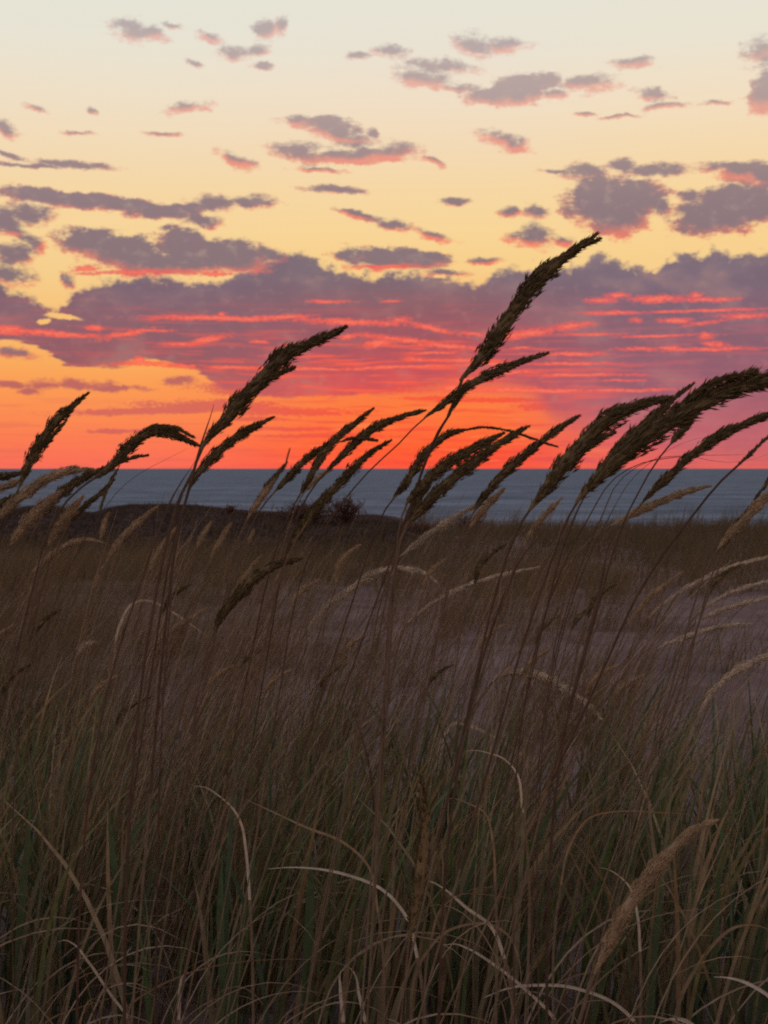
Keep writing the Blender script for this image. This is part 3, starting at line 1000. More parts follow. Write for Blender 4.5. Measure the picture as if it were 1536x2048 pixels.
def spikelets(c, R, size, dense, loose, seed):
    """the seed head: branchlets hugging the axis, each a bunch of pointed spikelets. Every spikelet is a slim
    four sided double cone given as quads (its tip and foot are doubled points)."""
    g = np.random.default_rng(seed)
    t, u, w = frame(c)
    n = len(c)
    seglen = np.linalg.norm(np.diff(c, axis=0), axis=1)
    L = seglen.sum()
    # lumpy outline
    s = np.linspace(0, 1, n)
    lump = 1 + 0.22 * np.sin(s * g.uniform(14, 20) + g.uniform(0, 6)) * g.uniform(.4, 1) + 0.14 * np.sin(s * g.uniform(30, 44) + g.uniform(0, 6))
    Rl = R * lump
    nb = max(12, int(dense * L / size * 13.0))
    tb = g.uniform(0.0, 0.97, nb)
    ph = g.uniform(0, 2 * math.pi, nb)
    k = 7
    T = np.repeat(tb, k) + g.uniform(0, 1, nb * k) * (0.8 * size / L) * 2.2
    PH = np.repeat(ph, k) + g.normal(0, .28, nb * k)
    T = np.clip(T, 0, 1)
    x = T * (n - 1)
    i0 = np.clip(x.astype(int), 0, n - 2)
    f = (x - i0)[:, None]
    pos = c[i0] * (1 - f) + c[i0 + 1] * f
    tt = unit(t[i0] * (1 - f) + t[i0 + 1] * f)
    uu, ww = u[i0], w[i0]
    r = np.interp(T, s, Rl) * np.repeat(g.uniform(.75, 1.12, nb), k)
    o = uu * np.cos(PH)[:, None] + ww * np.sin(PH)[:, None]
    ang = g.normal(.15, .09, len(T)) + loose * np.abs(g.normal(0, .35, len(T)))
    d = unit(tt * np.cos(ang)[:, None] + o * np.sin(ang)[:, None] + g.normal(0, .05, (len(T), 3)))
    ln = size * g.uniform(.7, 1.25, len(T)) * np.interp(T, [0, .1, .85, 1], [.8, 1, 1, .75])
    depth = g.uniform(.35, .85, len(T))
    a = pos + o * (r * depth - ln * .12)[:, None].clip(0)
    b = a + d * ln[:, None]
    m = a + d * (ln * .42)[:, None]
    e1 = unit(np.cross(d, o + .01))
    e2 = np.cross(d, e1)
    hw = (ln * g.uniform(.075, .12, len(T)))[:, None]
    V = np.stack([a, m + e1 * hw, m + e2 * hw * .7, m - e1 * hw, m - e2 * hw * .7, b], axis=1)
    base = np.arange(len(T))[:, None] * 6
    tri = np.array([[0, 2, 1], [0, 3, 2], [0, 4, 3], [0, 1, 4], [5, 1, 2], [5, 2, 3], [5, 3, 4], [5, 4, 1]])
    F = (base[:, None, :] + tri[None, :, :]).reshape(-1, 3)
    return V.reshape(-1, 3), F


def tri_of(q):
    return np.concatenate([q[:, [0, 1, 2]], q[:, [0, 2, 3]]])


def head_mesh(name, branches, size, dense, loose, seed):
    """branches: list of (centre line, radius profile). One mesh: axis and spikelets."""
    vs, fs, off = [], [], 0
    for j, (c, R) in enumerate(branches):
        v, q = tube(c, np.maximum(R * .52, .0006), 6)
        vs.append(v)
        fs.append(tri_of(q) + off)
        off += len(v)
        v, f = spikelets(c, R, size, dense, loose, seed + 101 * j)
        vs.append(v)
        fs.append(f + off)
        off += len(v)
    return quad_mesh(name, np.concatenate(vs), np.concatenate(fs), smooth=False)


def px3(pts, d0, d1):
    """picture points to 3-D, the distance going evenly from d0 to d1 along them"""
    p = np.array(pts, dtype=float)
    L = np.concatenate([[0], np.cumsum(np.linalg.norm(np.diff(p, axis=0), axis=1))])
    L = L / L[-1]
    return [np.array(at(x, y, d0 + (d1 - d0) * k)) for (x, y), k in zip(p, L)]


def depth_for(px, y):
    d = 3.0
    for i in range(12):
        d = F_PX * (CAM_H - float(ground_z((px - 768) * d / F_PX, d))) / (y - 937)
    return min(max(d, 1.4), 12.0)


def foot_of(px, d):
    x = (px - 768) * d / F_PX
    return np.array([x, d, float(ground_z(x, d)) - 0.015])


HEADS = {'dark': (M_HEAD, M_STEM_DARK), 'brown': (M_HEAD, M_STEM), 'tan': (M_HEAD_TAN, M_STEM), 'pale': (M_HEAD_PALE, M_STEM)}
SHAPE_T = [0, .06, .18, .38, .6, .82, .95, 1]
SHAPE_R = [.22, .42, .78, 1, .92, .62, .34, .12]
N_STALK = [0]
M_SHEATH = plant_material("sheath", [rgb(.17, .115, .072), rgb(.21, .145, .092)], 0.1)


def stalk(label, D, width, head, stem, foot, look='brown', forks=(), dtip=0.0, stem_w=5.0, leaf=None, loose=.3, dense=1.0, fine=1.0, group=None, cat="grass stalk"):
    """head: picture points from the tip down to the foot of the seed head; stem: the seen points below; foot: photo x of the root."""
    N_STALK[0] += 1
    seed = 1000 + N_STALK[0] * 7
    width *= 1.2 if look in ('dark', 'brown') else 1.35
    if D >= 2.05 and D != 3.0:      # lower stalks stand further back, where their foot meets the sand
        D = depth_for(foot, (stem or head)[-1][1] + 170)
        stem_w *= .8
    low = (stem or head)[-1]
    prev = (stem or head)[-2] if len(stem or head) > 1 else head[-1]
    lean = (prev[0] - low[0]) / max(20.0, low[1] - prev[1])
    by = 937 + F_PX * (CAM_H + .05) / D
    foot = min(foot, low[0] - .95 * lean * (by - low[1]))
    base = foot_of(foot, D)
    up = list(reversed(head))
    dn = list(reversed(stem))
    chain = dn + up
    dh = D + dtip * .35
    P3 = [base] + px3(chain, D, D + dtip) if len(chain) > 1 else [base, np.array(at(*chain[0], D))]
    k = len(dn) + 1
    # stem: from the root to the foot of the head
    full, L = spline(P3, 160)
    knot = P3[k]
    cut = int(np.argmin(np.linalg.norm(full - knot, axis=1)))
    root = empty("grass_stalk", base)
    tag(root, label, cat, group or "grass stalks with seed heads in the wind")
    mh, ms = HEADS[look]
    mm = D / F_PX
    sc, _ = spline(full[:cut + 2], 44)
    rs = np.interp(np.linspace(0, 1, 44), [0, .5, 1], [stem_w * .24, stem_w * .31, stem_w * .33]) * mm
    v, q = tube(sc, rs, 6)
    me = quad_mesh("stem", v - base, q)
    so = link("stem", me, ms, root)
    # the lower stalk is wrapped in bleached sheaths
    me.materials.append(M_SHEATH)
    hi = np.tile(np.arange(43), 6) < 43 * .58
    me.polygons.foreach_set("material_index", hi.astype(np.int32))
    hc, hl = spline(full[cut:], 40)
    R = np.interp(np.linspace(0, 1, 40), SHAPE_T, SHAPE_R) * width * .5 * mm
    branches = [(hc - base, R)]
    for fk in forks:
        pts, fw = fk[0], fk[1]
        c3 = px3(list(reversed(pts)), D + dtip * .5, D + dtip * .6 - .01)
        fc, _ = spline(c3, 20)
        branches.append((fc - base, np.interp(np.linspace(0, 1, 20), [0, .3, .7, 1], [.6, 1, .8, .15]) * fw * .5 * mm))
    size = min(.0125, max(.006, hl * .045)) * fine
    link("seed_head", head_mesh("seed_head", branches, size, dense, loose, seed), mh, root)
    if leaf:
        # a flag leaf leaving the stem: share of the height, picture offsets of its bend and tip, width
        h, (ax, ay), (bx, by), lw = leaf
        i = int(h * 43)
        p0 = sc[i]
        p1 = p0 + np.array([ax * mm, .01, -ay * mm])
        p2 = p0 + np.array([bx * mm, .03, -by * mm])
        lc, _ = spline([p0, p1, p2], 18)
        lr = np.interp(np.linspace(0, 1, 18), [0, .3, 1], [.8, 1, .08]) * lw * .5 * mm
        v, q = ribbon(lc, lr, 1.2)
        link("leaf", quad_mesh("leaf", v - base, q), ms, root)
    return root


D_ = 'dark'
# the tall ones against the sky -------------------------------------------------
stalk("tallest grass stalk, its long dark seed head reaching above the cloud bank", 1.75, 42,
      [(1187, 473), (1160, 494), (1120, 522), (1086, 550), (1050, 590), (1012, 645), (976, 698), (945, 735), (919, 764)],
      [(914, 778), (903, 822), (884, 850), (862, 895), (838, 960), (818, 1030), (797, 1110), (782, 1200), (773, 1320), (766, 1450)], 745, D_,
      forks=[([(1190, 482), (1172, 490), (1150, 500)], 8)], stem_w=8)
stalk("thin arching dark seed head crossing just under the tallest head", 1.7, 25,
      [(1090, 708), (1050, 721), (1000, 741), (950, 764), (912, 789), (880, 813), (846, 838)],
      [(790, 895), (745, 935), (699, 987), (660, 1040), (615, 1120), (585, 1230), (560, 1380)], 520, D_, stem_w=4.5)
stalk("thin dark twin stem rising beside the tallest stalk with a small crooked head", 1.8, 10,
      [(925, 785), (916, 800), (905, 815), (893, 838)], [(878, 866), (866, 890), (850, 930), (832, 980)], 735, D_, stem_w=5, dense=.5)
stalk("thick dark bent seed head with a short spur under its bulge", 1.65, 42,
      [(684, 657), (655, 672), (618, 688), (584, 702), (552, 728), (514, 768), (480, 802), (448, 843), (404, 895)],
      [(394, 920), (384, 955), (372, 1000), (352, 1085), (338, 1190), (322, 1340), (308, 1500)], 270, D_,
      forks=[([(580, 738), (562, 745), (535, 762), (505, 790)], 18)], stem_w=9)
stalk("short straight dark seed head just right of the bent spurred head", 1.7, 25,
      [(543, 836), (508, 854), (475, 874), (444, 898), (415, 926), (394, 950), (376, 985)],
      [(366, 1015), (348, 1080), (330, 1170), (310, 1300)], 262, D_, stem_w=6)
stalk("dark seed head curled over to the side like a hook", 1.7, 30,
      [(396, 890), (372, 880), (345, 868), (312, 862), (286, 872), (260, 893), (236, 918), (214, 940), (180, 962)],
      [(150, 985), (120, 1020), (92, 1075), (70, 1160)], 25, D_,
      forks=[([(383, 872), (350, 857), (318, 854), (290, 862), (268, 878)], 14), ([(290, 911), (270, 914), (248, 922), (232, 932)], 9),
             ([(203, 1012), (214, 978), (228, 950), (240, 930)], 6)], stem_w=6)
stalk("upright dark seed head with a small side tip beside a bank of clouds, far left", 1.75, 30,
      [(173, 789), (142, 815), (112, 842), (90, 872), (70, 905), (52, 940), (38, 975)],
      [(24, 1010), (6, 1060), (-20, 1150)], -70, D_, forks=[([(129, 845), (118, 858), (102, 876), (88, 900)], 11)], stem_w=6)
stalk("reddish brown seed head under the hooked head", 1.8, 24,
      [(214, 933), (188, 945), (160, 960), (128, 982), (104, 1006), (84, 1034)], [(64, 1070), (40, 1140), (18, 1230)], -40, 'brown')
stalk("pale brown seed head lying low under the hooked head", 1.7, 24,
      [(180, 938), (140, 941), (110, 951), (78, 968), (45, 992), (10, 1022), (-20, 1052)], [(-50, 1095), (-85, 1170)], -170, 'tan')
stalk("dark seed head poking in over the water at the left edge", 1.8, 18,
      [(48, 946), (20, 950), (-10, 957), (-45, 972)], [(-80, 1000), (-130, 1080)], -220, D_)
stalk("drooping brown seed head below the one over the water, left edge", 1.9, 18,
      [(50, 984), (24, 996), (-2, 1010), (-34, 1036)], [(-60, 1070), (-100, 1150)], -170, 'brown')
stalk("faint tan seed head among stems at the left edge", 2.0, 16,
      [(46, 958), (20, 970), (-6, 980), (-36, 1000)], [(-64, 1040), (-100, 1120)], -180, 'tan')
# the middle bunch -----------------------------------------------------------
stalk("straight dark seed head leaning over the water, first of the middle bunch", 1.9, 22,
      [(743, 820), (708, 848), (678, 873), (652, 900), (632, 932), (614, 965), (598, 992)],
      [(578, 1030), (555, 1090), (530, 1180), (505, 1300)], 455, D_, stem_w=5)
stalk("brown seed head tucked behind the first of the middle bunch", 2.0, 20,
      [(662, 884), (630, 905), (600, 930), (572, 960), (545, 988)], [(520, 1020), (490, 1080), (462, 1170)], 395, 'brown')
stalk("dark seed head with a flat side tip arching right in the middle bunch", 1.95, 21,
      [(846, 822), (808, 832), (766, 848), (733, 866), (706, 890), (676, 920), (646, 950)],
      [(616, 990), (590, 1050), (566, 1130), (545, 1250)], 500, D_, forks=[([(748, 880), (726, 877), (700, 878), (680, 884)], 8)])
stalk("red rimmed seed head lowest of the middle bunch", 1.9, 23,
      [(777, 884), (744, 904), (712, 931), (680, 966), (650, 998), (624, 1034), (602, 1064)],
      [(585, 1095), (562, 1150), (540, 1240)], 490, 'brown', stem_w=6)
stalk("small stubby brown seed head with one hair at its tip", 2.1, 17,
      [(573, 926), (556, 947), (538, 970), (522, 994), (504, 1020)], [(486, 1060), (466, 1120), (448, 1200)], 395, 'brown',
      forks=[([(579, 900), (575, 914), (571, 930)], 2.5)])
stalk("thin pale seed head hanging low in the middle bunch", 2.1, 13,
      [(665, 938), (640, 952), (622, 968), (608, 985)], [(590, 1020), (570, 1080)], 520, 'tan')
# right of the glow -----------------------------------------------------------
stalk("slim dark seed head drawn out into one long hair", 1.8, 24,
      [(930, 860), (896, 868), (872, 886), (848, 910), (828, 938), (808, 972), (784, 1000)],
      [(764, 1030), (745, 1080), (722, 1150)], 650, D_, forks=[([(1110, 892), (1090, 886), (1052, 872), (1000, 858), (960, 855), (925, 861)], 3)])
stalk("broad brown seed head in front of the glow, upper of a pair", 1.75, 31,
      [(1003, 868), (972, 884), (938, 903), (900, 924), (866, 950), (834, 982), (812, 1008)],
      [(800, 1050), (792, 1120), (785, 1230)], 750, 'brown', stem_w=6)
stalk("broad brown seed head in front of the glow, lower of a pair", 1.65, 30,
      [(1052, 855), (1020, 875), (985, 896), (946, 926), (906, 958), (872, 988), (840, 1022), (808, 1060)],
      [(796, 1110), (784, 1180), (776, 1290)], 748, 'brown', stem_w=7)
stalk("narrow golden brown seed head in front of the water right of the pair", 1.8, 23,
      [(1154, 834), (1114, 860), (1072, 892), (1030, 926), (994, 962), (966, 996), (944, 1030)],
      [(922, 1075), (900, 1150), (880, 1250)], 800, 'brown')
stalk("pale tan seed head sagging below the narrow golden one", 1.85, 14,
      [(968, 1006), (944, 1015), (900, 1042), (858, 1068), (826, 1094), (800, 1114)], [(784, 1140), (762, 1200), (745, 1290)], 690, 'pale')
stalk("thick shaggy dark seed head with a forked lower tip, second largest on the right", 1.55, 46,
      [(1336, 796), (1292, 806), (1244, 824), (1206, 848), (1172, 880), (1142, 914), (1114, 948), (1088, 984), (1062, 1016)],
      [(1040, 1050), (1012, 1120), (985, 1210), (955, 1340)], 895, D_, forks=[([(1221, 868), (1196, 882), (1166, 902), (1136, 930)], 16)], stem_w=7, loose=.5)
stalk("long thin dark seed head rising behind the largest shaggy one", 1.75, 22,
      [(1383, 770), (1348, 796), (1316, 824), (1284, 852), (1246, 884), (1214, 920), (1190, 956)],
      [(1165, 1000), (1135, 1070), (1105, 1170), (1075, 1300)], 1010, D_)
stalk("largest shaggy dark seed head, running out of the picture", 1.45, 54,
      [(1640, 738), (1590, 746), (1536, 757), (1490, 770), (1440, 788), (1392, 811), (1354, 835), (1314, 858), (1274, 885), (1238, 914), (1206, 944), (1180, 972), (1156, 1000)],
      [(1132, 1045), (1104, 1120), (1072, 1210), (1030, 1340), (1000, 1450)], 930, D_,
      forks=[([(1458, 755), (1425, 766), (1392, 786), (1360, 812)], 18), ([(1500, 747), (1470, 757), (1440, 772)], 12)], stem_w=7, loose=.55)
stalk("small dark bud like head hanging under the largest shaggy one", 1.7, 19,
      [(1384, 838), (1370, 856), (1354, 872), (1340, 890)], [(1331, 900), (1307, 932), (1277, 985), (1254, 1030), (1225, 1110), (1195, 1220)], 1120, D_, stem_w=5)
stalk("long brown seed head leaving the picture below the largest one", 1.75, 25,
      [(1580, 818), (1536, 830), (1490, 848), (1442, 870), (1406, 894), (1376, 916), (1348, 942), (1316, 972), (1284, 1006)],
      [(1250, 1045), (1210, 1120), (1180, 1200), (1150, 1330)], 1090, 'brown', stem_w=5)
stalk("slender tan seed head pointing right over the water near the far crest", 1.8, 17,
      [(1417, 973), (1374, 983), (1326, 1002), (1284, 1019), (1250, 1037), (1222, 1052)],
      [(1182, 1082), (1154, 1106), (1132, 1180), (1108, 1300)], 1060, 'tan')
stalk("bare dark stem with a thin tip slanting up to the right edge", 1.7, 9,
      [(1545, 866), (1520, 888), (1494, 914), (1468, 938)], [(1441, 963), (1391, 1024), (1357, 1068), (1324, 1112), (1270, 1200), (1215, 1320)], 1100, D_, stem_w=7, dense=.5)
stalk("tan seed head crossing in from the right edge over the crest", 1.8, 21,
      [(1575, 968), (1536, 992), (1506, 1022), (1482, 1048), (1455, 1074), (1434, 1100)], [(1412, 1140), (1385, 1220), (1355, 1330)], 1290, 'tan')
stalk("thin stem with a wispy head close to the right edge", 1.85, 8,
      [(1560, 925), (1536, 962), (1520, 985), (1504, 1006)], [(1478, 1050), (1440, 1130), (1400, 1240)], 1330, 'brown', dense=.5)
stalk("shaggy tan seed head bunched low at the left edge before the mound", 1.7, 27,
      [(122, 984), (96, 1004), (68, 1030), (42, 1060), (22, 1090)], [(4, 1130), (-20, 1200)], -90, 'tan', loose=.5)
stalk("drooping tan seed head beside the shaggy one, before the mound's left end", 1.75, 21,
      [(163, 996), (148, 1014), (130, 1038), (112, 1064), (98, 1088)], [(82, 1130), (64, 1210)], 0, 'tan', loose=.5)
stalk("thin brown seed head hanging under the hooked head's spur", 1.8, 13,
      [(226, 962), (204, 985), (180, 1004), (158, 1024), (138, 1048)], [(118, 1090), (96, 1170)], 30, 'brown')
stalk("brown seed head crossing the shrubs of the crest, under the middle bunch", 2.0, 21,
      [(642, 996), (622, 1024), (602, 1056), (586, 1088), (574, 1116)], [(560, 1160), (540, 1250)], 470, 'brown')
stalk("slight tan seed head leaning over the mound, left of the middle bunch", 2.0, 14,
      [(548, 962), (528, 988), (510, 1014), (494, 1040)], [(476, 1080), (455, 1170)], 390, 'tan')
stalk("tan seed head half hidden behind the narrow golden one, over the crest shrubs", 1.9, 18,
      [(1006, 980), (982, 1002), (960, 1028), (938, 1058)], [(918, 1100), (895, 1190)], 800, 'tan')
stalk("brown seed head standing close under the broad pair", 1.85, 22,
      [(858, 972), (836, 1000), (818, 1032), (804, 1064)], [(790, 1110), (772, 1200)], 700, 'brown')
stalk("brown seed head standing between the slender tan one and the right edge", 1.9, 19,
      [(1512, 1004), (1488, 1034), (1464, 1066), (1444, 1100)], [(1424, 1150), (1396, 1250)], 1300, 'brown')
stalk("thin tan seed head slanting below the largest shaggy one over the water", 1.85, 13,
      [(1120, 1000), (1092, 1028), (1066, 1060), (1046, 1094)], [(1026, 1140), (1000, 1230)], 900, 'tan')
# lower, against the dune -----------------------------------------------------
stalk("pale seed head arched over a dark hollow on the left slope", 2.2, 14,
      [(206, 1085), (178, 1080), (140, 1088), (108, 1108), (80, 1130), (62, 1148)], [(46, 1180), (30, 1240)], -20, 'tan')
stalk("straight tan seed head in front of the dark mound", 2.1, 15,
      [(313, 1014), (292, 1032), (268, 1052), (248, 1072), (228, 1100), (212, 1124)], [(200, 1160), (186, 1220), (172, 1310)], 135, 'tan')
stalk("short tan seed head below the straight one on the mound", 2.2, 13,
      [(210, 1128), (200, 1146), (190, 1168), (184, 1188)], [(176, 1220), (165, 1290)], 140, 'tan')
stalk("little upright tan seed head before the dip of the mound", 2.2, 13,
      [(219, 1025), (210, 1042), (205, 1060), (201, 1078)], [(194, 1120), (180, 1200)], 150, 'tan')
stalk("faint tan seed head right of the straight one, before the mound", 2.3, 12,
      [(356, 1050), (340, 1072), (322, 1096), (308, 1118), (300, 1140)], [(286, 1190), (268, 1280)], 235, 'tan')
stalk("small tan seed head halfway along the mound", 2.3, 13,
      [(422, 1043), (412, 1060), (402, 1078), (394, 1096)], [(384, 1130), (366, 1210)], 330, 'tan')
stalk("rusty tan seed head before the right shoulder of the mound", 2.2, 14,
      [(463, 1046), (450, 1066), (436, 1090), (420, 1116)], [(404, 1160), (388, 1240)], 340, 'tan')
stalk("tiny pale seed head near the shrubs of the crest", 2.5, 10,
      [(508, 1060), (502, 1074), (497, 1088)], [(488, 1120), (474, 1200)], 440, 'tan')
stalk("dark brown plump seed head bowing right below the mound", 2.0, 27,
      [(600, 1118), (566, 1126), (536, 1138), (508, 1158), (478, 1188), (450, 1222), (426, 1268)],
      [(412, 1310), (396, 1390), (380, 1500)], 345, 'brown', stem_w=6)
stalk("thin pale seed head beside the plump bowing one", 2.1, 12,
      [(521, 1112), (510, 1126), (492, 1150), (472, 1180), (452, 1208)], [(438, 1250), (420, 1330)], 380, 'tan')
stalk("pale ragged seed head arching over the middle sand", 2.2, 14,
      [(870, 1162), (850, 1148), (818, 1139), (780, 1138), (745, 1150), (702, 1180), (672, 1200), (645, 1222), (614, 1262)],
      [(600, 1300), (586, 1380), (572, 1480)], 545, 'pale', loose=.6)
stalk("long thin pale seed head reaching right above the open sand", 2.2, 10,
      [(1074, 1135), (1040, 1142), (1004, 1150), (958, 1163), (912, 1182), (868, 1206), (836, 1228), (812, 1250)],
      [(798, 1290), (782, 1370), (768, 1470)], 740, 'pale', dense=.7)
stalk("fluffy pale seed head curled down over the near grass", 2.1, 20,
      [(1200, 1436), (1184, 1420), (1164, 1402), (1132, 1382), (1094, 1358), (1050, 1347), (1010, 1346), (984, 1364)],
      [(966, 1390), (940, 1450), (915, 1540)], 880, 'pale', loose=.8)
stalk("pale thin seed head sweeping to the right edge, highest on the slope", 2.1, 9,
      [(1570, 1104), (1533, 1115), (1468, 1132), (1408, 1158), (1343, 1196), (1294, 1240)], [(1270, 1280), (1240, 1370)], 1190, 'pale', dense=.7)
stalk("pale thin seed head sweeping to the right edge, second on the slope", 2.2, 9,
      [(1575, 1158), (1536, 1163), (1488, 1176), (1434, 1200), (1396, 1228)], [(1366, 1270), (1335, 1360)], 1280, 'pale', dense=.7)
stalk("pale thin seed head sweeping to the right edge, third on the slope", 2.15, 10,
      [(1570, 1190), (1536, 1197), (1468, 1212), (1420, 1230), (1390, 1246)], [(1362, 1290), (1330, 1380)], 1275, 'pale', dense=.7)
stalk("short pale seed head lying flat over the bare sand slope", 2.15, 11,
      [(1498, 1248), (1466, 1250), (1434, 1255), (1400, 1264), (1368, 1276), (1314, 1300)], [(1290, 1340), (1265, 1420)], 1215, 'pale', dense=.8)
stalk("fuzzy pale grey seed head bent down on the bare sand at the right edge", 2.0, 15,
      [(1403, 1420), (1418, 1394), (1443, 1366), (1482, 1336), (1534, 1314), (1580, 1306)], [(1640, 1320), (1660, 1420)], 1640, 'pale')
stalk("faint tan seed head standing in the straw above the sand slope", 2.3, 12,
      [(1364, 1145), (1330, 1170), (1298, 1196), (1272, 1226), (1256, 1252)], [(1236, 1300), (1210, 1390)], 1165, 'tan')
stalk("low pale tufted seed head in the straw on the left", 2.3, 14,
      [(192, 1284), (176, 1288), (164, 1298), (155, 1312)], [(146, 1350), (136, 1430)], 115, 'pale', loose=.6)
stalk("dim pale seed head leaning up from the left straw", 2.3, 12,
      [(418, 1216), (390, 1232), (360, 1250), (330, 1272), (304, 1300)], [(288, 1340), (270, 1430)], 240, 'tan')
stalk("fat tan seed head bending right in the nearest grass", 1.5, 31,
      [(1429, 1642), (1402, 1652), (1362, 1682), (1326, 1720), (1292, 1762), (1262, 1806), (1236, 1850), (1212, 1900), (1186, 1955)],
      [(1172, 2000), (1150, 2080)], 1120, 'tan', stem_w=9, dense=1.3, loose=.1, fine=.62)
stalk("feathery pinkish brown seed head standing upright in the near grass", 1.75, 36,
      [(842, 1556), (846, 1600), (850, 1650), (846, 1710), (838, 1770), (828, 1830), (818, 1885)],
      [(812, 1940), (804, 2020)], 790, 'brown', loose=1.3, dense=.33)

# slim stems seen all the way down between the heads: no head of their own in view
for i, (lab, D, pts, foot, w) in enumerate([
    ("dark needle thin stem standing up beside the bent spurred head", 1.68, [(428, 808), (420, 836), (410, 865), (401, 892), (388, 940), (364, 985), (340, 1060), (310, 1200)], 230, 6.5),
    ("dark slanting stem below the short straight head", 1.7, [(392, 920), (372, 950), (350, 985), (318, 1060), (280, 1170), (240, 1290)], 130, 5),
    ("dark straight stem leaning right in the open middle", 1.9, [(1090, 1060), (1040, 1120), (1005, 1200), (970, 1300), (945, 1400), (920, 1520)], 870, 6),
    ("brown stem leaning right under the largest shaggy head", 1.9, [(1245, 1035), (1220, 1085), (1200, 1180), (1175, 1280), (1150, 1370)], 1090, 6),
    ("dark stem crossing the dark mound upright", 2.0, [(356, 1075), (346, 1140), (340, 1220), (334, 1290)], 300, 4),
]):
    base = foot_of(foot, D)
    c3 = [base] + list(reversed(px3(pts, D + .1, D)))
    c, L = spline(c3, 60)
    t = np.linspace(0, 1, 60)
    v, q = tube(c - base, np.interp(t, [0, .7, .92, 1], [.62, .42, .5, .06]) * w * D / F_PX, 6)
    o = link("bare_stalk", quad_mesh("bare_stalk", v, q), M_STEM_DARK, None, base)
    tag(o, lab, "bare stalk", "bare stems among the grass stalks")


# ------------------------------------------------------------------ single bent blades
def blade(label, D, pts, width, look='dry', foot=None, name="grass_leaf", far=0.0, profile=None):
    """pts: picture points from the tip to the lowest seen point; then down to the root in the sand."""
    m = {'dry': M_DRY, 'brown': M_DRY_BROWN, 'green': M_GREEN, 'dark': M_STEM_DARK, 'straw': M_STRAW}[look]
    x, y = pts[-1]
    if foot is None:
        foot = x + (x - pts[-2][0]) * .4
    if look == 'green':
        D, width = D - .22, width * 1.25
    if look in ('dry', 'brown'):
        D = depth_for(foot, y + 110) if y < 1600 else 2.12
        width *= 1.0
    base = foot_of(foot, D)
    c3 = [base] + list(reversed(px3(pts, D + far, D)))
    c, L = spline(c3, 60)
    c = c - base
    t = np.linspace(0, 1, 60)
    r = np.interp(t, [0, .35, .8, 1], profile or [.75, 1, .8, .12]) * width * .5 * D / F_PX
    v, q = ribbon(c, r, rng.uniform(-.5, .5))
    me = quad_mesh(name, v, q)
    o = link(name, me, m, None, base)
    if look in ('dry', 'brown'):          # only the bent upper part is bleached; the foot is still brown
        me.materials.append(M_SHEATH)
        seen = float(np.argmin(np.linalg.norm(c + base - c3[1], axis=1))) / 59
        me.polygons.foreach_set("material_index", (np.tile(np.arange(59), 2) < 59 * seen).astype(np.int32))
    tag(o, label, "grass leaf", "single bent blades among the grass")
    return o


blade("pale dry blade bowing left with its tip hanging, lower left corner", 2.40, [(116, 1884), (128, 1880), (146, 1887), (176, 1922), (220, 1986), (256, 2035)], 7)
blade("short pale dry blade curving right above the green blades", 2.55, [(388, 1572), (410, 1574), (436, 1590), (470, 1622), (483, 1648), (492, 1700), (500, 1800)], 7, foot=505)
blade("pale dry blade hooked at its top, standing beside the broad green tuft", 2.38, [(376, 1944), (366, 1950), (361, 1965), (359, 2000), (357, 2040)], 8)
blade("bright pale dry blade bent over like a hairpin, left arm", 2.36, [(690, 1936), (682, 1944), (680, 1975), (683, 2010), (686, 2042)], 9)
blade("bright pale dry blade bent over like a hairpin, right arm", 2.36, [(700, 1936), (708, 1946), (718, 1990), (726, 2025), (731, 2045)], 8)
blade("long grey dry blade arching level to the right over green blades", 2.5, [(535, 1738), (580, 1735), (626, 1737), (700, 1752), (768, 1782), (810, 1830), (835, 1920)], 7, foot=850)
blade("long thin brown blade lying across the bottom left", 2.40, [(385, 1972), (330, 1974), (280, 1982), (220, 1996), (165, 2012), (90, 2046)], 5, 'brown', foot=60)
blade("thin tan blade lying level across the foot of the green tuft", 2.42, [(708, 1931), (650, 1921), (600, 1918), (550, 1918), (490, 1922), (425, 1932), (330, 1965), (260, 2010)], 6, 'brown', foot=230)
blade("thin tan blade sloping down right through the middle grass", 2.6, [(494, 1600), (550, 1626), (615, 1656), (685, 1684), (735, 1730), (755, 1820)], 6, 'brown', foot=765)
blade("pale dry blade arching right beside the feathery head", 2.5, [(842, 1763), (862, 1763), (880, 1772), (934, 1816), (980, 1850), (1010, 1920)], 8, foot=1025)
blade("pale dry blade falling right towards the bottom edge", 2.38, [(888, 1890), (912, 1888), (934, 1896), (984, 1926), (1048, 1976), (1110, 2040)], 7)
blade("tan dry blade arched like a bow right of the feathery head", 2.42, [(1040, 1990), (1042, 1950), (1036, 1912), (1018, 1872), (978, 1848), (928, 1850), (888, 1866), (850, 1910)], 6, 'brown', foot=835)
blade("long tan dry blade arching over the bottom edge", 2.36, [(966, 1996), (1018, 1976), (1088, 1970), (1130, 1972), (1168, 1981), (1228, 2006), (1268, 2042)], 7)
blade("bright pale dry blade drooping in the lower right corner", 2.37, [(1428, 1954), (1450, 1955), (1478, 1961), (1510, 1975), (1545, 2000), (1570, 2050)], 9, foot=1580)
blade("short bright dry blade at the very bottom right", 2.33, [(1322, 2044), (1342, 2038), (1362, 2039), (1384, 2050), (1400, 2070)], 10, foot=1408)
blade("small pale dry blade bent right behind the fat tan head", 2.55, [(1198, 1735), (1214, 1738), (1230, 1746), (1258, 1772), (1275, 1830), (1280, 1900)], 6, foot=1283)
blade("thin pale blade lying level left of the bare strip of sand", 2.55, [(1120, 1800), (1090, 1796), (1040, 1800), (984, 1790), (918, 1790), (880, 1820), (862, 1880)], 5, 'brown', foot=855)
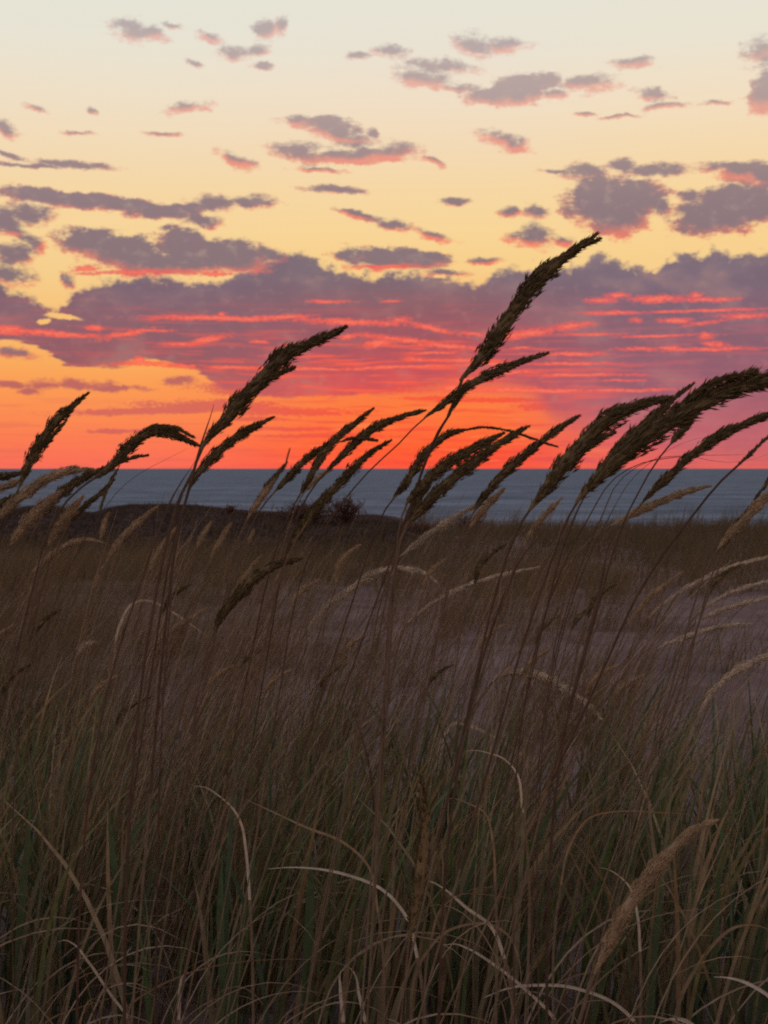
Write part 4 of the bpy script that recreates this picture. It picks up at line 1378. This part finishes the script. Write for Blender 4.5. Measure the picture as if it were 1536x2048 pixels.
blade("tan dry blade curving down at the right edge under the fat head", 2.42, [(1545, 1862), (1510, 1850), (1468, 1855), (1430, 1885), (1396, 1930), (1366, 1985)], 8, 'brown', foot=1345)
blade("small tan blade curving right above the near grass", 2.7, [(893, 1597), (914, 1598), (934, 1606), (968, 1624), (985, 1680), (990, 1760)], 6, 'brown', foot=992)
blade("thin grey blade arching level above the fat tan head", 2.6, [(1394, 1634), (1360, 1627), (1318, 1625), (1280, 1622), (1244, 1622), (1178, 1636), (1140, 1690), (1120, 1780)], 5, 'brown', foot=1112)
blade("pale dry blade arching down right of the curled fluffy head", 2.4, [(1112, 1552), (1072, 1528), (1034, 1502), (984, 1471), (934, 1450), (908, 1446), (890, 1470), (872, 1560)], 7, 'dry', foot=840)
blade("thin pale dry blade arched over the left straw", 2.3, [(424, 1280), (381, 1248), (332, 1216), (305, 1203), (288, 1200), (262, 1210), (240, 1250), (225, 1340)], 5, 'dry', foot=190)
blade("short pale blade curving right below the curled fluffy head", 2.5, [(932, 1502), (956, 1501), (980, 1507), (1000, 1513), (1030, 1540), (1045, 1620)], 6, 'dry', foot=1050)
blade("thin dark blade arching level over the lake, upper of three", 1.8, [(1500, 909), (1450, 910), (1394, 911), (1331, 917), (1278, 928), (1225, 960), (1180, 1030)], 3.5, 'dark', foot=1020)
blade("thin dark blade arching level over the lake, middle of three", 1.8, [(1545, 905), (1495, 921), (1440, 924), (1394, 915), (1345, 912), (1290, 925), (1240, 960), (1200, 1040)], 3, 'dark', foot=1050)
blade("thin dark blade arching over the lake towards the long brown head, lowest of three", 1.8, [(1420, 874), (1390, 878), (1334, 902), (1300, 925), (1262, 960), (1220, 1030)], 3, 'dark', foot=1070)
blade("hair thin blade slanting over the water from the left mound", 1.8, [(375, 897), (340, 915), (300, 935), (258, 962), (225, 995), (200, 1030)], 2.5, 'dark', foot=60)
blade("thin dark blade slanting over the water by the left mound", 1.9, [(165, 975), (150, 995), (138, 1018), (120, 1060), (95, 1140)], 3, 'dark', foot=10)
# green and dark broad blades of the nearest tuft
blade("broad green blade standing left in the nearest tuft", 2.42, [(444, 1716), (442, 1760), (440, 1830), (444, 1920), (450, 2030)], 14, 'green')
blade("broad green blade leaning right in the nearest tuft", 2.42, [(512, 1690), (504, 1740), (494, 1800), (482, 1870), (470, 1950), (463, 2030)], 14, 'green')
blade("rust orange dying blade in the nearest green tuft", 2.4, [(514, 1808), (500, 1840), (486, 1880), (474, 1940), (468, 2010)], 11, 'straw')
blade("dark green blade rising straight left of the nearest tuft", 2.5, [(218, 1622), (222, 1680), (230, 1760), (236, 1850), (240, 1930)], 14, 'green')
blade("dark blade curved over like a sickle left of the nearest tuft", 2.5, [(342, 1582), (315, 1605), (288, 1638), (266, 1672), (252, 1710), (242, 1780), (238, 1860)], 10, 'green')
blade("dark blue green blade standing broad and straight near the middle", 2.45, [(622, 1700), (620, 1780), (616, 1860), (614, 1940), (613, 2030)], 18, 'green')
blade("green blade standing at the left edge of the near grass", 2.5, [(60, 1612), (56, 1680), (48, 1760), (42, 1840), (38, 1930)], 14, 'green')
blade("tall dark blade standing at the right in front of the sand", 2.45, [(1454, 1498), (1450, 1560), (1444, 1650), (1436, 1760), (1430, 1880)], 10, 'green')
blade("dark green blade standing by the foot of the fat tan head", 2.4, [(1322, 1770), (1316, 1830), (1308, 1910), (1300, 2030)], 12, 'green')
blade("needle dark blade standing alone before the middle straw", 2.4, [(518, 1480), (516, 1540), (513, 1620), (508, 1720)], 6, 'dark', foot=498)
blade("dark blade slanting up right out of the middle straw", 2.5, [(505, 1548), (470, 1564), (440, 1590), (410, 1630), (385, 1690), (370, 1780)], 5, 'dark', foot=360)
blade("dark slanting blade before the sand left of the curled fluffy head", 2.4, [(690, 1400), (708, 1432), (722, 1470), (738, 1530), (748, 1620)], 6, 'dark', foot=755)

# small seed heads lost in the straw, further off: nothing tells these apart
spec = [(120, 1220, 3.0), (236, 1352, 2.9), (300, 1395, 2.9), (470, 1330, 3.1), (540, 1290, 3.2), (585, 1340, 3.0), (690, 1330, 3.3), (735, 1270, 3.4),
        (905, 1330, 3.1), (1010, 1250, 3.4), (1120, 1230, 3.4), (1100, 1300, 3.2), (1195, 1210, 3.4), (1240, 1330, 3.0), (60, 1330, 3.0), (30, 1250, 3.2),
        (380, 1170, 3.3), (640, 1160, 3.5), (1230, 1170, 3.5), (1290, 1350, 3.0), (1480, 1130, 3.2), (890, 1120, 3.5), (1010, 1090, 3.4), (720, 1090, 3.6)]
proto = []
for i in range(4):
    hx = [(0, 0), (-22 - 4 * i, 12 + 3 * i), (-46 - 4 * i, 34 + 6 * i), (-62, 66 + 8 * i)]
    r = stalk("small brown seed head lost in the straw of the middle distance", 3.0, 12 + i,
              [(700 + a, 1200 + b) for a, b in hx], [(620, 1330), (600, 1440)], 575 + 10 * i, ['brown', 'tan', 'brown', 'tan'][i], stem_w=4,
              group="small seed heads lost in the straw")
    proto.append(r)
PX = np.array([700.0, 1200.0])
tip0 = np.array(at(700, 1200, 3.0))
for j, (x, y, d) in enumerate(spec):
    src = proto[j % 4]
    o = src if j < 4 else src.copy()
    tip = np.array(at(x, y, d))
    sc = .85 + .3 * random.random()
    off = (tip0 - np.array(src.location if j >= 4 else src.location))
    if j < 4:
        src["tipx"], src["tipz"] = float(off[0]), float(off[2])
    ox, oz = src["tipx"] * sc, src["tipz"] * sc
    fx = tip[0] - ox
    fz = float(ground_z(fx, d)) - .015
    o.location = (fx, d, fz)
    sz = max(.45, min(1.4, (tip[2] - fz) / src["tipz"]))
    o.scale = (sc, sc, sz)
    if j >= 4:
        COL.objects.link(o)
        for ch in list(src.children):
            c = ch.copy()
            COL.objects.link(c)
            c.parent = o
for o in COL.objects:
    for k in ("tipx", "tipz"):
        if k in o:
            del o[k]


# ------------------------------------------------------------------ shrubs on the crest
def shrub(label, px, py_top, py_foot, D, half_w, n_stem, n_leaf, seed):
    g = np.random.default_rng(seed)
    x0 = (px - 768) * D / F_PX
    z0 = float(ground_z(x0, D)) - .03
    h = CAM_H - D * (py_top - 937) / F_PX - z0
    hw = half_w * D / F_PX
    root = empty("shrub", (x0, D, z0))
    tag(root, label, "shrub", "low shrubs on the dune crest")
    parts, tips = [], []
    for i in range(n_stem):
        a = g.uniform(0, 6.28)
        rr = hw * math.sqrt(g.uniform(0, 1))
        hh = h * (1 - .45 * (rr / hw) ** 2) * g.uniform(.7, 1.0)
        p = [np.zeros(3), np.array([rr * .35 * math.cos(a), rr * .35 * math.sin(a), hh * .45]), np.array([rr * math.cos(a), rr * math.sin(a), hh])]
        c, L = spline(p, 10)
        parts.append(tube(c, np.linspace(.012, .003, 10), 4))
        tips += [c[int(k)] + g.normal(0, hw * .08, 3) for k in g.uniform(3, 9.9, 14)]
        for b in range(4):
            q0 = c[int(g.uniform(3, 8))]
            q1 = q0 + np.array([g.normal(0, hw * .22), g.normal(0, hw * .22), abs(g.normal(0, h * .12)) + .02])
            parts.append(tube(np.linspace(q0, q1, 4), np.linspace(.005, .002, 4), 3))
            tips += [q0 + (q1 - q0) * k + g.normal(0, .02, 3) for k in g.uniform(.3, 1.1, 6)]
    link("branch", quad_mesh("branch", *merge(parts)), M_TWIG, root)
    tips = np.array(tips)
    p = tips[g.integers(0, len(tips), n_leaf)] + g.normal(0, .018, (n_leaf, 3))
    d = unit(g.normal(0, 1, (n_leaf, 3)) + [0, 0, .4])
    e = unit(np.cross(d, g.normal(0, 1, (n_leaf, 3))))
    l = g.uniform(.022, .05, n_leaf)[:, None]
    V = np.stack([p, p + d * l * .5 + e * l * .28, p + d * l, p + d * l * .5 - e * l * .28], axis=1)
    link("foliage", quad_mesh("foliage", V.reshape(-1, 3), np.arange(n_leaf * 4).reshape(-1, 4), False), M_LEAF, root)


shrub("reddish twiggy shrub with open top standing alone against the lake", 692, 982, 1050, 25.6, 46, 22, 1900, 1)
shrub("wide low reddish shrub left of the open topped one", 606, 998, 1052, 25.4, 64, 28, 2300, 2)
shrub("small dark shrub on the smooth top of the mound", 460, 1006, 1034, 25.9, 20, 8, 380, 3)
shrub("dense dark shrub where the mound ends before the lake", 850, 1040, 1090, 26.0, 44, 16, 1100, 4)
shrub("dark bushy shrub right of the mound's end", 935, 1024, 1075, 27.0, 40, 16, 1100, 5)
shrub("low ragged shrub on the crest right of the bushy one", 1045, 1044, 1078, 28.5, 44, 14, 700, 6)
